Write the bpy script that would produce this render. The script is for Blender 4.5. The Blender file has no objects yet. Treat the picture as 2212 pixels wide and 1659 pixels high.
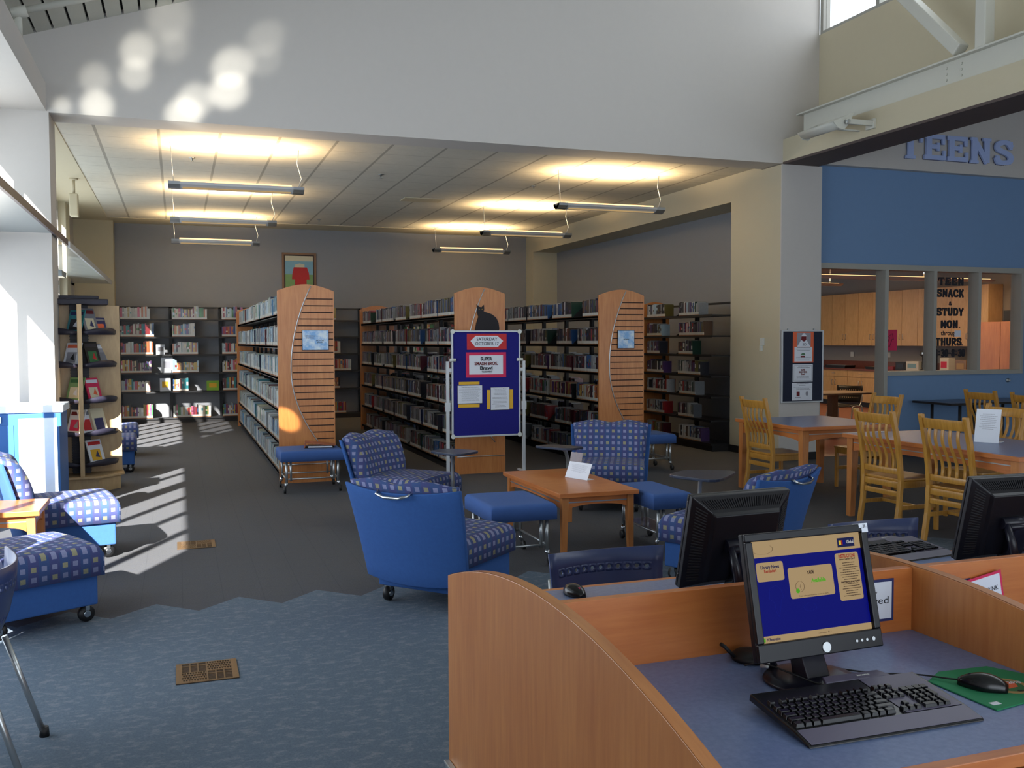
import bpy, bmesh, math, random
from mathutils import Vector, Matrix
random.seed(7)
R = math.radians
PI = math.pi
COL = bpy.context.scene.collection
SC = bpy.context.scene

# ------------------------------------------------------------------ camera, world, sun, exposure
cam = bpy.data.cameras.new('camera')
cam.sensor_fit = 'HORIZONTAL'
cam.sensor_width = 36.0
cam.lens = 36.0 * 2050.0 / 2212.0
cam.clip_end = 200
co = bpy.data.objects.new('camera', cam)
COL.objects.link(co)
co.matrix_world = Matrix.Translation((0, 0, 1.6)) @ Matrix.Rotation(R(-19.4), 4, 'Z') @ Matrix.Rotation(R(87.4), 4, 'X') @ Matrix.Rotation(R(-0.17), 4, 'Z')
SC.camera = co
SC.view_settings.view_transform = 'Standard'
SC.view_settings.look = 'None'
SC.view_settings.gamma = 1.0
SC.view_settings.use_curve_mapping = False
SC.view_settings.exposure = -0.32
SC.cycles.max_bounces = 8
SC.cycles.diffuse_bounces = 4
SC.cycles.glossy_bounces = 3
SC.cycles.transmission_bounces = 6
SC.cycles.transparent_max_bounces = 12
SC.cycles.caustics_reflective = False
SC.cycles.caustics_refractive = False
SC.cycles.sample_clamp_indirect = 6.0

W = bpy.data.worlds.new('sky'); SC.world = W
W.use_nodes = True
wn = W.node_tree.nodes; wn.clear()
bg = wn.new('ShaderNodeBackground'); wo = wn.new('ShaderNodeOutputWorld')
bg.inputs[0].default_value = (0.80, 0.90, 1.0, 1)
bg.inputs[1].default_value = 2.2
W.node_tree.links.new(bg.outputs[0], wo.inputs[0])

def lamp(kind, name, loc, energy, color, size=None, size_y=None, direction=None, spot=None, blend=0.5, angle=None, spread=None):
    l = bpy.data.lights.new(name, kind)
    l.energy = energy; l.color = color
    if kind == 'AREA':
        l.shape = 'RECTANGLE'; l.size = size; l.size_y = size_y or size
        if spread: l.spread = R(spread)
    if kind == 'SPOT':
        l.spot_size = R(spot); l.spot_blend = blend; l.shadow_soft_size = size or 0.05
    if kind == 'SUN': l.angle = R(angle or 0.5)
    o = bpy.data.objects.new(name, l); COL.objects.link(o)
    o.location = loc
    if direction is not None:
        o.rotation_euler = Vector(direction).to_track_quat('-Z', 'Y').to_euler()
    return o

SUN_AZ, SUN_EL = 25.0, 28.5
sd = (math.sin(R(SUN_AZ)) * math.cos(R(SUN_EL)), math.cos(R(SUN_AZ)) * math.cos(R(SUN_EL)), -math.sin(R(SUN_EL)))
lamp('SUN', 'sun', (-8, -8, 8), 44.0, (1.0, 0.97, 0.90), direction=sd, angle=0.6)
# daylight entering through the tall left-hand windows
lamp('AREA', 'window_daylight', (-2.15, 6.6, 2.0), 260, (0.80, 0.90, 1.0), 7.4, 3.4, direction=(1, 0, -0.1))
lamp('AREA', 'window_daylight', (-2.15, 14.5, 2.0), 130, (0.80, 0.90, 1.0), 7.0, 3.0, direction=(1, 0, -0.1))
# daylight through the clerestory on the right
lamp('AREA', 'clerestory_daylight', (8.55, 5.0, 6.6), 190, (0.88, 0.94, 1.0), 10.0, 1.7, direction=(-1, 0.1, -0.25))
# added area light filling the foreground from behind the camera
lamp('AREA', 'entrance_daylight', (2.5, -4.6, 2.6), 210, (0.84, 0.91, 1.0), 8.0, 3.6, direction=(0, 1, -0.15))

# ------------------------------------------------------------------ materials
def s2l(c):
    return tuple(((x / 255.0) / 12.92 if x / 255.0 <= 0.04045 else ((x / 255.0 + 0.055) / 1.055) ** 2.4) for x in c) + (1.0,)
MATS = {}
def newmat(name):
    m = bpy.data.materials.new(name); m.use_nodes = True
    n = m.node_tree.nodes; l = m.node_tree.links
    b = n.get('Principled BSDF')
    MATS[name] = m
    return m, n, l, b
def mixrgb(n, l, fac, a, b, blend='MIX'):
    x = n.new('ShaderNodeMix'); x.data_type = 'RGBA'; x.blend_type = blend
    for i, v in ((0, fac), (6, a), (7, b)):
        if isinstance(v, (int, float)): x.inputs[i].default_value = v
        elif isinstance(v, tuple): x.inputs[i].default_value = v
        else: l.new(v, x.inputs[i])
    return x.outputs[2]
def math_(n, l, op, a, b=None, c=None):
    x = n.new('ShaderNodeMath'); x.operation = op
    for i, v in ((0, a), (1, b), (2, c)):
        if v is None: continue
        if isinstance(v, (int, float)): x.inputs[i].default_value = v
        else: l.new(v, x.inputs[i])
    return x.outputs[0]
def coords(n, l, kind='UV', scale=(1, 1, 1)):
    t = n.new('ShaderNodeTexCoord'); mp = n.new('ShaderNodeMapping')
    mp.inputs['Scale'].default_value = scale
    l.new(t.outputs[kind], mp.inputs[0])
    return mp.outputs[0]
def noise(n, l, vec, scale, detail=3, rough=0.6):
    x = n.new('ShaderNodeTexNoise'); x.inputs['Scale'].default_value = scale
    x.inputs['Detail'].default_value = detail; x.inputs['Roughness'].default_value = rough
    if vec is not None: l.new(vec, x.inputs['Vector'])
    return x.outputs[0]
def bump(n, l, b, h, strength, dist=0.002):
    x = n.new('ShaderNodeBump'); x.inputs['Strength'].default_value = strength; x.inputs['Distance'].default_value = dist
    l.new(h, x.inputs['Height']); l.new(x.outputs[0], b.inputs['Normal'])
def plain(name, c, rough=0.6, metal=0.0, var=0.06, nscale=12, bstr=0.0, spec=0.5, coat=0.0):
    m, n, l, b = newmat(name)
    col = s2l(c)
    v = coords(n, l, 'Object')
    f = noise(n, l, v, nscale)
    lo = tuple(x * (1 - var) for x in col[:3]) + (1,); hi = tuple(min(1, x * (1 + var)) for x in col[:3]) + (1,)
    l.new(mixrgb(n, l, f, lo, hi), b.inputs['Base Color'])
    b.inputs['Roughness'].default_value = rough; b.inputs['Metallic'].default_value = metal
    b.inputs['Specular IOR Level'].default_value = spec
    if coat: b.inputs['Coat Weight'].default_value = coat
    if bstr: bump(n, l, b, noise(n, l, v, nscale * 12), bstr)
    return m
def wood(name, c1, c2, rough=0.35, stretch=(14, 1.2, 1), spec=0.5, coat=0.2):
    m, n, l, b = newmat(name)
    v = coords(n, l, 'UV', stretch)
    f1 = noise(n, l, v, 3.0, 5, 0.6)
    f2 = noise(n, l, coords(n, l, 'UV', (3, 1.0, 1)), 1.3, 2)
    f = math_(n, l, 'ADD', math_(n, l, 'MULTIPLY', f1, 0.6), math_(n, l, 'MULTIPLY', f2, 0.4))
    r = n.new('ShaderNodeValToRGB'); r.color_ramp.elements[0].position = 0.35; r.color_ramp.elements[1].position = 0.65
    r.color_ramp.elements[0].color = s2l(c1); r.color_ramp.elements[1].color = s2l(c2)
    l.new(f, r.inputs[0]); l.new(r.outputs[0], b.inputs['Base Color'])
    b.inputs['Roughness'].default_value = rough; b.inputs['Coat Weight'].default_value = coat; b.inputs['Coat Roughness'].default_value = 0.25
    b.inputs['Specular IOR Level'].default_value = spec
    return m
wood('maple_orange', (178, 108, 54), (202, 134, 74))
wood('maple_orange_across', (180, 100, 48), (202, 124, 64), stretch=(1.2, 14, 1))
wood('oak', (166, 116, 42), (200, 148, 66), rough=0.3, stretch=(20, 2, 1))
wood('cabinet_maple', (196, 156, 96), (216, 178, 118), rough=0.45, stretch=(9, 2, 1))
wood('beige_wood', (176, 146, 104), (196, 166, 122), rough=0.5, stretch=(9, 2, 1))
wood('brown_table', (120, 92, 62), (140, 110, 78), rough=0.5)
plain('wall_white', (202, 197, 192), 0.75, var=0.02, bstr=0.05)
plain('wall_cream', (200, 190, 164), 0.75, var=0.02, bstr=0.05)
plain('wall_grey', (138, 140, 146), 0.6, var=0.03, bstr=0.05)
plain('wall_blue', (114, 146, 186), 0.7, var=0.03, bstr=0.05)
plain('steel_white', (205, 204, 194), 0.5, var=0.02)
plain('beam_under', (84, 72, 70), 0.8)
plain('frame_grey', (164, 162, 154), 0.5, var=0.03)
plain('roof_board', (196, 196, 186), 0.8, var=0.03)
plain('roof_gap', (14, 14, 18), 0.9)
plain('base_black', (24, 22, 24), 0.6)
plain('shelf_black', (20, 20, 24), 0.45)
plain('shelf_dark', (34, 32, 48), 0.5)
plain('alu', (186, 190, 192), 0.32, metal=0.85, var=0.03)
plain('alu_paint', (196, 200, 204), 0.4, metal=0.2, var=0.02)
plain('chrome', (205, 210, 215), 0.15, metal=1.0, var=0.02)
plain('rubber', (16, 16, 18), 0.5)
plain('black_plastic', (13, 13, 20), 0.34, var=0.1, spec=0.35)
plain('dark_plastic', (26, 26, 38), 0.28, var=0.08, spec=0.4)
plain('key_black', (15, 16, 20), 0.25, spec=0.5)
plain('kb_grey', (88, 84, 106), 0.4)
plain('mouse_black', (14, 14, 18), 0.22)
plain('groove', (46, 22, 14), 0.8)
plain('paper', (222, 226, 236), 0.6, var=0.01)
plain('paper_lit', (232, 236, 246), 0.35, var=0.01)
plain('ink', (24, 24, 34), 0.7)
plain('ink_soft', (120, 122, 132), 0.7)
plain('felt_blue', (20, 20, 118), 0.9, var=0.12, nscale=60)
plain('felt_dark', (34, 40, 58), 0.95, var=0.2, nscale=90)
plain('card_red', (196, 44, 48), 0.7); plain('card_pink', (210, 40, 88), 0.7); plain('card_yellow', (226, 176, 50), 0.7)
plain('card_orange', (226, 104, 66), 0.7); plain('grey_card', (150, 150, 160), 0.7); plain('dark_red', (110, 26, 34), 0.7); plain('leaf_green', (60, 112, 70), 0.8)
plain('navy', (34, 42, 96), 0.6)
plain('cat_black', (34, 30, 34), 0.8)
plain('fabric_blue', (46, 88, 152), 0.9, var=0.14, nscale=45, bstr=0.3)
plain('fabric_blue_seat', (60, 94, 156), 0.92, var=0.08, nscale=60, bstr=0.3)
plain('shell_blue', (52, 66, 112), 0.35, var=0.05)
plain('shell_black', (34, 32, 30), 0.4)
plain('tablet_grey', (44, 52, 72), 0.28, var=0.1, nscale=200)
plain('brass', (120, 96, 70), 0.45, metal=0.6, var=0.1, nscale=30)
plain('vent_dark', (22, 20, 24), 0.8)
plain('mat_green', (34, 128, 84), 0.85, var=0.06)
plain('binder_brown', (150, 84, 58), 0.4)
plain('plastic_white', (214, 216, 210), 0.45, var=0.02)
plain('bin_blue', (36, 92, 158), 0.5)
plain('bin_white', (224, 232, 240), 0.45)
plain('counter_red', (120, 66, 52), 0.35)
plain('kitchen_wall', (150, 146, 142), 0.8)
plain('appliance_red', (150, 24, 28), 0.4)
plain('green_box', (130, 180, 60), 0.6)
plain('kitchen_floor', (150, 92, 78), 0.3, var=0.12, nscale=4)
plain('gold', (170, 140, 90), 0.5)
plain('teens_blue', (176, 194, 240), 0.35, var=0.02)
plain('teal', (40, 130, 140), 0.6)
plain('skyblue', (130, 176, 196), 0.7); plain('meadow', (120, 158, 104), 0.7); plain('barn_red', (186, 46, 50), 0.7); plain('cream_card', (214, 206, 178), 0.7)
plain('frame_brown', (130, 98, 72), 0.5); plain('mat_brown', (52, 36, 30), 0.6)
plain('light_shelf', (150, 160, 164), 0.3, metal=0.5, var=0.02)
plain('shelf_edge', (72, 62, 72), 0.4)
plain('seat_strap', (20, 30, 50), 0.8)

def speckle_laminate():
    m, n, l, b = newmat('laminate_blue')
    v = coords(n, l, 'UV')
    f = noise(n, l, v, 60, 4, 0.7)
    g = noise(n, l, v, 7, 3, 0.6)
    c = mixrgb(n, l, f, s2l((76, 92, 140)), s2l((136, 152, 194)))
    c = mixrgb(n, l, math_(n, l, 'MULTIPLY', g, 0.35), c, s2l((88, 120, 150)))
    l.new(c, b.inputs['Base Color']); b.inputs['Roughness'].default_value = 0.32
speckle_laminate()
def posterart():
    m, n, l, b = newmat('blue_parchment')
    f = noise(n, l, coords(n, l, 'UV'), 9, 4, 0.6)
    r = n.new('ShaderNodeValToRGB'); r.color_ramp.elements[0].position = 0.4; r.color_ramp.elements[1].position = 0.6
    r.color_ramp.elements[0].color = s2l((120, 170, 220)); r.color_ramp.elements[1].color = s2l((206, 220, 230))
    l.new(f, r.inputs[0]); l.new(r.outputs[0], b.inputs['Base Color']); b.inputs['Roughness'].default_value = 0.3
posterart()
def fabric_squares(name, base1, base2, sq1, sq2, pitch=0.056):
    m, n, l, b = newmat(name)
    v = coords(n, l, 'UV', (1 / pitch, 1 / pitch, 1))
    sp = n.new('ShaderNodeSeparateXYZ'); l.new(v, sp.inputs[0])
    x, y = sp.outputs[0], sp.outputs[1]
    fx, fy = math_(n, l, 'FRACT', x), math_(n, l, 'FRACT', y)
    def band(f):
        return math_(n, l, 'LESS_THAN', math_(n, l, 'ABSOLUTE', math_(n, l, 'SUBTRACT', f, 0.5)), 0.25)
    mask = math_(n, l, 'MULTIPLY', band(fx), band(fy))
    par = math_(n, l, 'FLOORED_MODULO', math_(n, l, 'ADD', math_(n, l, 'FLOOR', x), math_(n, l, 'MULTIPLY', math_(n, l, 'FLOOR', y), 2.0)), 3.0)
    sel = math_(n, l, 'GREATER_THAN', par, 1.5)
    wv = noise(n, l, coords(n, l, 'UV', (1, 1, 1)), 220, 2)
    wide = math_(n, l, 'LESS_THAN', math_(n, l, 'FRACT', math_(n, l, 'MULTIPLY', x, 0.5)), 0.5)
    base = mixrgb(n, l, wide, s2l(base1), s2l(base2))
    sq = mixrgb(n, l, sel, s2l(sq1), s2l(sq2))
    c = mixrgb(n, l, math_(n, l, 'MULTIPLY', mask, 0.85), base, sq)
    c = mixrgb(n, l, math_(n, l, 'MULTIPLY', wv, 0.5), c, s2l((30, 34, 60)))
    l.new(c, b.inputs['Base Color']); b.inputs['Roughness'].default_value = 0.9
    bump(n, l, b, wv, 0.3)
fabric_squares('fabric_squares', (74, 80, 134), (62, 88, 140), (156, 160, 198), (178, 172, 128))
def carpet(name, c1, c2, c3, tile=False):
    m, n, l, b = newmat(name)
    v = coords(n, l, 'Object')
    f = noise(n, l, v, 90, 3, 0.8)
    g = noise(n, l, coords(n, l, 'Object', (1, 1.6, 1)), 14, 5, 0.75)
    c = mixrgb(n, l, f, s2l(c1), s2l(c2))
    gg = n.new('ShaderNodeValToRGB'); gg.color_ramp.elements[0].position = 0.50; gg.color_ramp.elements[1].position = 0.62
    l.new(g, gg.inputs[0])
    c = mixrgb(n, l, math_(n, l, 'MULTIPLY', gg.outputs[0], 0.45), c, s2l(c3))
    if tile:
        sp = n.new('ShaderNodeSeparateXYZ'); l.new(v, sp.inputs[0])
        def ln(o, w=0.02):
            fr = math_(n, l, 'FRACT', math_(n, l, 'MULTIPLY', o, 1 / 0.2425))
            return math_(n, l, 'LESS_THAN', fr, w)
        li = math_(n, l, 'MAXIMUM', ln(sp.outputs[0]), ln(sp.outputs[1], 0.015))
        c = mixrgb(n, l, math_(n, l, 'MULTIPLY', li, 0.16), c, s2l((20, 22, 28)))
    l.new(c, b.inputs['Base Color']); b.inputs['Roughness'].default_value = 0.95
    b.inputs['Specular IOR Level'].default_value = 0.2
    bump(n, l, b, f, 0.6, 0.004)
carpet('carpet_dark', (62, 64, 70), (98, 98, 100), (80, 82, 92), True)
carpet('carpet_front', (66, 80, 96), (112, 126, 140), (140, 142, 148))
def ceiling_tiles():
    m, n, l, b = newmat('ceiling_tiles')
    v = coords(n, l, 'Object')
    sp = n.new('ShaderNodeSeparateXYZ'); l.new(v, sp.inputs[0])
    def ln(o, off, per, w):
        fr = math_(n, l, 'FRACT', math_(n, l, 'MULTIPLY', math_(n, l, 'ADD', o, off), 1 / per))
        return math_(n, l, 'LESS_THAN', fr, w)
    a = ln(sp.outputs[0], 0.16 + 0.015 + 6.6, 0.66, 0.05)
    c2 = ln(sp.outputs[1], 0.0, 0.66, 0.018)
    k = math_(n, l, 'MAXIMUM', a, math_(n, l, 'MULTIPLY', c2, 0.8))
    f = noise(n, l, v, 8, 6, 0.8)
    c = mixrgb(n, l, f, s2l((196, 192, 180)), s2l((222, 218, 206)))
    c = mixrgb(n, l, math_(n, l, 'MULTIPLY', k, 0.5), c, s2l((90, 84, 76)))
    l.new(c, b.inputs['Base Color']); b.inputs['Roughness'].default_value = 0.9
    bump(n, l, b, noise(n, l, v, 30, 6, 0.9), 0.5, 0.01)
ceiling_tiles()
def glass():
    m, n, l, b = newmat('glass')
    n.remove(b)
    tr = n.new('ShaderNodeBsdfTransparent'); gl = n.new('ShaderNodeBsdfGlossy'); gl.inputs['Roughness'].default_value = 0.02
    fr = n.new('ShaderNodeLayerWeight'); fr.inputs[0].default_value = 0.5
    fac = math_(n, l, 'ADD', math_(n, l, 'MULTIPLY', math_(n, l, 'POWER', fr.outputs[1], 5.0), 0.6), 0.03)
    mx = n.new('ShaderNodeMixShader'); l.new(fac, mx.inputs[0]); l.new(tr.outputs[0], mx.inputs[1]); l.new(gl.outputs[0], mx.inputs[2])
    l.new(mx.outputs[0], n['Material Output'].inputs[0])
glass()
def acrylic():
    m, n, l, b = newmat('acrylic')
    b.inputs['Base Color'].default_value = s2l((150, 130, 130)); b.inputs['Alpha'].default_value = 0.6; b.inputs['Roughness'].default_value = 0.1
acrylic()
def frosted():
    m, n, l, b = newmat('frosted_panel')
    b.inputs['Base Color'].default_value = s2l((176, 186, 186)); b.inputs['Alpha'].default_value = 0.45; b.inputs['Roughness'].default_value = 0.3
frosted()
def emit(name, c, s):
    m, n, l, b = newmat(name)
    b.inputs['Base Color'].default_value = (0.003, 0.003, 0.004, 1); b.inputs['Roughness'].default_value = 0.35; b.inputs['Specular IOR Level'].default_value = 0.03
    b.inputs['Emission Color'].default_value = s2l(c); b.inputs['Emission Strength'].default_value = s
emit('screen_blue', (8, 14, 128), 0.8); emit('screen_cream', (206, 176, 130), 0.72); emit('screen_navy', (30, 36, 84), 0.8)
emit('screen_ink', (96, 74, 60), 0.5); emit('screen_red', (170, 50, 40), 0.8); emit('screen_green', (90, 180, 40), 0.9)
emit('screen_white', (220, 220, 220), 0.8); emit('screen_map', (26, 40, 152), 0.9); emit('tube_warm', (255, 206, 140), 3.0); emit('screen_yellow', (230, 200, 60), .9)
emit('slot_glow', (255, 214, 150), 0.55)
def bookmat():
    m, n, l, b = newmat('book')
    a = n.new('ShaderNodeVertexColor'); a.layer_name = 'Col'
    f = noise(n, l, coords(n, l, 'Object'), 35, 3, 0.7)
    c = mixrgb(n, l, math_(n, l, 'MULTIPLY', f, 0.35), a.outputs[0], (0.02, 0.02, 0.03, 1))
    l.new(c, b.inputs['Base Color']); b.inputs['Roughness'].default_value = 0.28
    b.inputs['Coat Weight'].default_value = 0.3
bookmat()

# ------------------------------------------------------------------ mesh builder
class MB:
    def __init__(s): s.v = []; s.f = []; s.m = []; s.c = []; s.sm = []
    def add(s, vs, fs, m=0, c=None, sm=False, M=None):
        b = len(s.v)
        s.v += [tuple(M @ Vector(p)) if M else tuple(p) for p in vs]
        for f in fs:
            s.f.append([b + i for i in f]); s.m.append(m); s.c.append(c); s.sm.append(sm)
        return s
    def box(s, x0, x1, y0, y1, z0, z1, m=0, c=None, M=None):
        vs = [(x0, y0, z0), (x1, y0, z0), (x1, y1, z0), (x0, y1, z0), (x0, y0, z1), (x1, y0, z1), (x1, y1, z1), (x0, y1, z1)]
        return s.add(vs, [(0, 3, 2, 1), (4, 5, 6, 7), (0, 1, 5, 4), (1, 2, 6, 5), (2, 3, 7, 6), (3, 0, 4, 7)], m, c, False, M)
    def beam(s, p0, p1, w, h, m=0, up=(0, 0, 1), M=None):
        p0, p1 = Vector(p0), Vector(p1); d = (p1 - p0); L = d.length; d.normalize()
        x = d.cross(Vector(up))
        if x.length < 1e-4: x = Vector((1, 0, 0))
        x.normalize(); z = x.cross(d)
        vs = []
        for t in (p0, p1):
            for a, b in ((-1, -1), (1, -1), (1, 1), (-1, 1)): vs.append(t + x * (a * w / 2) + z * (b * h / 2))
        return s.add(vs, [(0, 1, 2, 3), (7, 6, 5, 4), (0, 4, 5, 1), (1, 5, 6, 2), (2, 6, 7, 3), (3, 7, 4, 0)], m, None, False, M)
    def prism(s, pts, axis, a0, a1, m=0, c=None, M=None, mtop=None):
        # pts 2-D polygon; axis 'x': (y,z); 'y': (x,z); 'z': (x,y)
        def P(p, a):
            return (a, p[0], p[1]) if axis == 'x' else ((p[0], a, p[1]) if axis == 'y' else (p[0], p[1], a))
        n = len(pts); vs = [P(p, a0) for p in pts] + [P(p, a1) for p in pts]
        area = sum(pts[i][0] * pts[(i + 1) % n][1] - pts[(i + 1) % n][0] * pts[i][1] for i in range(n))
        flip = (area > 0) ^ (axis == 'y') ^ (a1 < a0)
        lo = list(range(n)); hi = [n + i for i in range(n)]
        sides = [(i, (i + 1) % n, n + (i + 1) % n, n + i) for i in range(n)]
        if flip: fs = [lo[::-1]] ; top = hi
        else: fs = [lo]; top = hi[::-1]; sides = [q[::-1] for q in sides]
        s.add(vs, fs + sides, m, c, False, M)
        b = len(s.v) - 2 * n
        s.f.append([b + i for i in top]); s.m.append(m if mtop is None else mtop); s.c.append(c); s.sm.append(False)
        return s
    def cyl(s, p0, p1, r0, r1=None, n=12, m=0, cap=True, sm=True, M=None):
        r1 = r0 if r1 is None else r1
        return s.tube([p0, p1], [r0, r1], n, m, cap, M)
    def tube(s, pts, r, n=8, m=0, cap=True, M=None):
        pts = [Vector(p) for p in pts]
        rs = r if isinstance(r, (list, tuple)) else [r] * len(pts)
        vs = []; prev = None
        for i, p in enumerate(pts):
            d = (pts[min(i + 1, len(pts) - 1)] - pts[max(i - 1, 0)]).normalized()
            if prev is None:
                a = Vector((0, 0, 1)) if abs(d.z) < 0.9 else Vector((1, 0, 0))
                u = d.cross(a).normalized()
            else:
                u = (prev - d * prev.dot(d)).normalized()
            prev = u; w = d.cross(u)
            for k in range(n):
                t = 2 * PI * k / n
                vs.append(p + (u * math.cos(t) + w * math.sin(t)) * rs[i])
        fs = []
        for i in range(len(pts) - 1):
            for k in range(n):
                a = i * n + k; b = i * n + (k + 1) % n
                fs.append((a, b, b + n, a + n))
        s.add(vs, fs, m, None, True, M)
        if cap:
            b = len(s.v) - len(vs)
            s.f.append([b + k for k in range(n)][::-1]); s.f.append([b + len(vs) - n + k for k in range(n)])
            s.m += [m, m]; s.c += [None, None]; s.sm += [False, False]
        return s
    def lathe(s, prof, n=24, m=0, M=None, sx=1, sy=1):
        vs = []
        for r, z in prof:
            for k in range(n):
                t = 2 * PI * k / n; vs.append((r * sx * math.cos(t), r * sy * math.sin(t), z))
        fs = []
        for i in range(len(prof) - 1):
            for k in range(n):
                a = i * n + k; b = i * n + (k + 1) % n
                fs.append((a, b, b + n, a + n))
        s.add(vs, fs, m, None, True, M)
        b = len(s.v) - len(vs)
        s.f.append([b + k for k in range(n)][::-1]); s.f.append([b + len(vs) - n + k for k in range(n)])
        s.m += [m, m]; s.c += [None, None]; s.sm += [False, False]
        return s
    def slab(s, fa, fb, nu, nv, m=0, M=None):
        # closed shell between surfaces fa(u,v) (front) and fb(u,v) (back), u,v in 0..1
        vs = []
        for f in (fa, fb):
            for j in range(nv + 1):
                for i in range(nu + 1): vs.append(f(i / nu, j / nv))
        N = (nu + 1) * (nv + 1); fs = []
        I = lambda i, j, k: k * N + j * (nu + 1) + i
        for j in range(nv):
            for i in range(nu):
                fs.append((I(i, j, 0), I(i + 1, j, 0), I(i + 1, j + 1, 0), I(i, j + 1, 0)))
                fs.append((I(i, j, 1), I(i, j + 1, 1), I(i + 1, j + 1, 1), I(i + 1, j, 1)))
        for i in range(nu):
            fs.append((I(i, 0, 1), I(i + 1, 0, 1), I(i + 1, 0, 0), I(i, 0, 0)))
            fs.append((I(i, nv, 0), I(i + 1, nv, 0), I(i + 1, nv, 1), I(i, nv, 1)))
        for j in range(nv):
            fs.append((I(0, j, 0), I(0, j + 1, 0), I(0, j + 1, 1), I(0, j, 1)))
            fs.append((I(nu, j, 1), I(nu, j + 1, 1), I(nu, j + 1, 0), I(nu, j, 0)))
        return s.add(vs, fs, m, None, True, M)
    def build(s, name, mats, parent=None, bevel=0, seg=2, smooth=False, label=None):
        me = bpy.data.meshes.new(name)
        me.from_pydata(s.v, [], s.f)
        if isinstance(mats, str): mats = [mats]
        for k in mats: me.materials.append(MATS[k])
        for i, p in enumerate(me.polygons): p.material_index = s.m[i]; p.use_smooth = s.sm[i] or smooth
        if len(s.f) < 4000 and not any(c is not None for c in s.c):
            bm = bmesh.new(); bm.from_mesh(me); bmesh.ops.recalc_face_normals(bm, faces=bm.faces[:]); bm.to_mesh(me); bm.free()
        uv = me.uv_layers.new(name='UVMap')
        hasc = any(c is not None for c in s.c)
        if hasc: me.color_attributes.new(name='Col', type='FLOAT_COLOR', domain='CORNER')
        ca = me.color_attributes['Col'] if hasc else None; uv = me.uv_layers['UVMap']
        for i, p in enumerate(me.polygons):
            nx, ny, nz = abs(p.normal.x), abs(p.normal.y), abs(p.normal.z)
            for li in p.loop_indices:
                q = me.vertices[me.loops[li].vertex_index].co
                if nz >= nx and nz >= ny: uv.data[li].uv = (q.x, q.y)
                elif nx >= ny: uv.data[li].uv = (q.y, q.z)
                else: uv.data[li].uv = (q.x, q.z)
                if ca is not None: ca.data[li].color = s.c[i] or (0.5, 0.5, 0.5, 1)
        o = bpy.data.objects.new(name, me); COL.objects.link(o)
        if parent is not None: o.parent = parent
        if bevel:
            b = o.modifiers.new('bevel', 'BEVEL'); b.width = bevel; b.segments = seg; b.limit_method = 'ANGLE'; b.angle_limit = R(40); b.harden_normals = False
        if label: o['label'] = label
        return o
def tag(o, label, cat, group=None, kind=None):
    o['label'] = label; o['category'] = cat
    if group: o['group'] = group
    if kind: o['kind'] = kind
    return o
def thing(name, label, cat, loc=(0, 0, 0), rz=0.0, group=None):
    o = bpy.data.objects.new(name, None); COL.objects.link(o)
    o.location = loc; o.rotation_euler = (0, 0, rz); o.empty_display_size = 0.1
    return tag(o, label, cat, group)
def struct(o, label=None):
    o['kind'] = 'structure'
    if label: o['label'] = label
    return o
def kids(o): return [c for c in COL.objects if c.parent == o]
def dup(root, loc, rz, label, group=None):
    r = root.copy(); COL.objects.link(r); r.location = loc; r.rotation_euler = (0, 0, rz); r['label'] = label
    if group: r['group'] = group
    for ch in kids(root):
        c = ch.copy(); COL.objects.link(c); c.parent = r
        for g in kids(ch):
            d = g.copy(); COL.objects.link(d); d.parent = c
    return r
def az(deg): return -R(deg)      # a thing modelled facing +Y turned clockwise by deg

# text as mesh, lying in the local XZ plane facing -Y, origin at centre
def text_mesh(body, size, name='lettering', bold=0.0, depth=0.0006, align='CENTER', leading=1.0, width=None):
    cu = bpy.data.curves.new(name, 'FONT'); cu.body = body; cu.size = size; cu.align_x = align; cu.align_y = 'CENTER'
    cu.offset = bold; cu.extrude = depth; cu.space_line = leading; cu.resolution_u = 3
    tmp = bpy.data.objects.new('tmp', cu); COL.objects.link(tmp)
    bpy.context.view_layer.update()
    dg = bpy.context.evaluated_depsgraph_get()
    me = bpy.data.meshes.new_from_object(tmp.evaluated_get(dg))
    bpy.data.objects.remove(tmp); bpy.data.curves.remove(cu)
    k = 1.0
    if width:
        xs = [v.co.x for v in me.vertices]; k = width / max(1e-6, max(xs) - min(xs))
    for v in me.vertices: v.co = Vector((v.co.x * k, -v.co.z, v.co.y))
    me.name = name
    return me
def text(body, size, mat, parent, x, y, z, name='lettering', bold=0.0, depth=0.0006, align='CENTER', leading=1.0, width=None, rot=None):
    me = text_mesh(body, size, name, bold, depth, align, leading, width)
    me.materials.clear(); me.materials.append(MATS[mat])
    o = bpy.data.objects.new(name, me); COL.objects.link(o); o.parent = parent; o.location = (x, y, z)
    if rot: o.rotation_euler = rot
    return o
def lines(mb, x0, x1, y, z0, z1, n, m, duty=0.35, seed=1, c=None, depth=0.0006):
    rnd = random.Random(seed); h = (z1 - z0) / n
    for i in range(n):
        zt = z1 - i * h; w = (x1 - x0) * rnd.uniform(0.55, 1.0)
        xx = x0 + ((x1 - x0) - w) / 2
        while xx < x0 + ((x1 - x0) + w) / 2:
            k = rnd.uniform(0.02, 0.07) * (x1 - x0) * 1.6
            mb.box(xx, min(xx + k, x1), y - depth, y, zt - h * duty, zt, m); xx += k + 0.012 * (x1 - x0)
SC.cycles.use_denoising = True
lamp('SPOT', 'window_glint', (-1.25, 8.2, 2.6), 3600, (1.0, 0.9, 0.7), 0.02, direction=(2.37, 2.68, -1.86), spot=3.6, blend=0.5)  # added spot imitating a reflected sun glint on the left end panel
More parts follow.
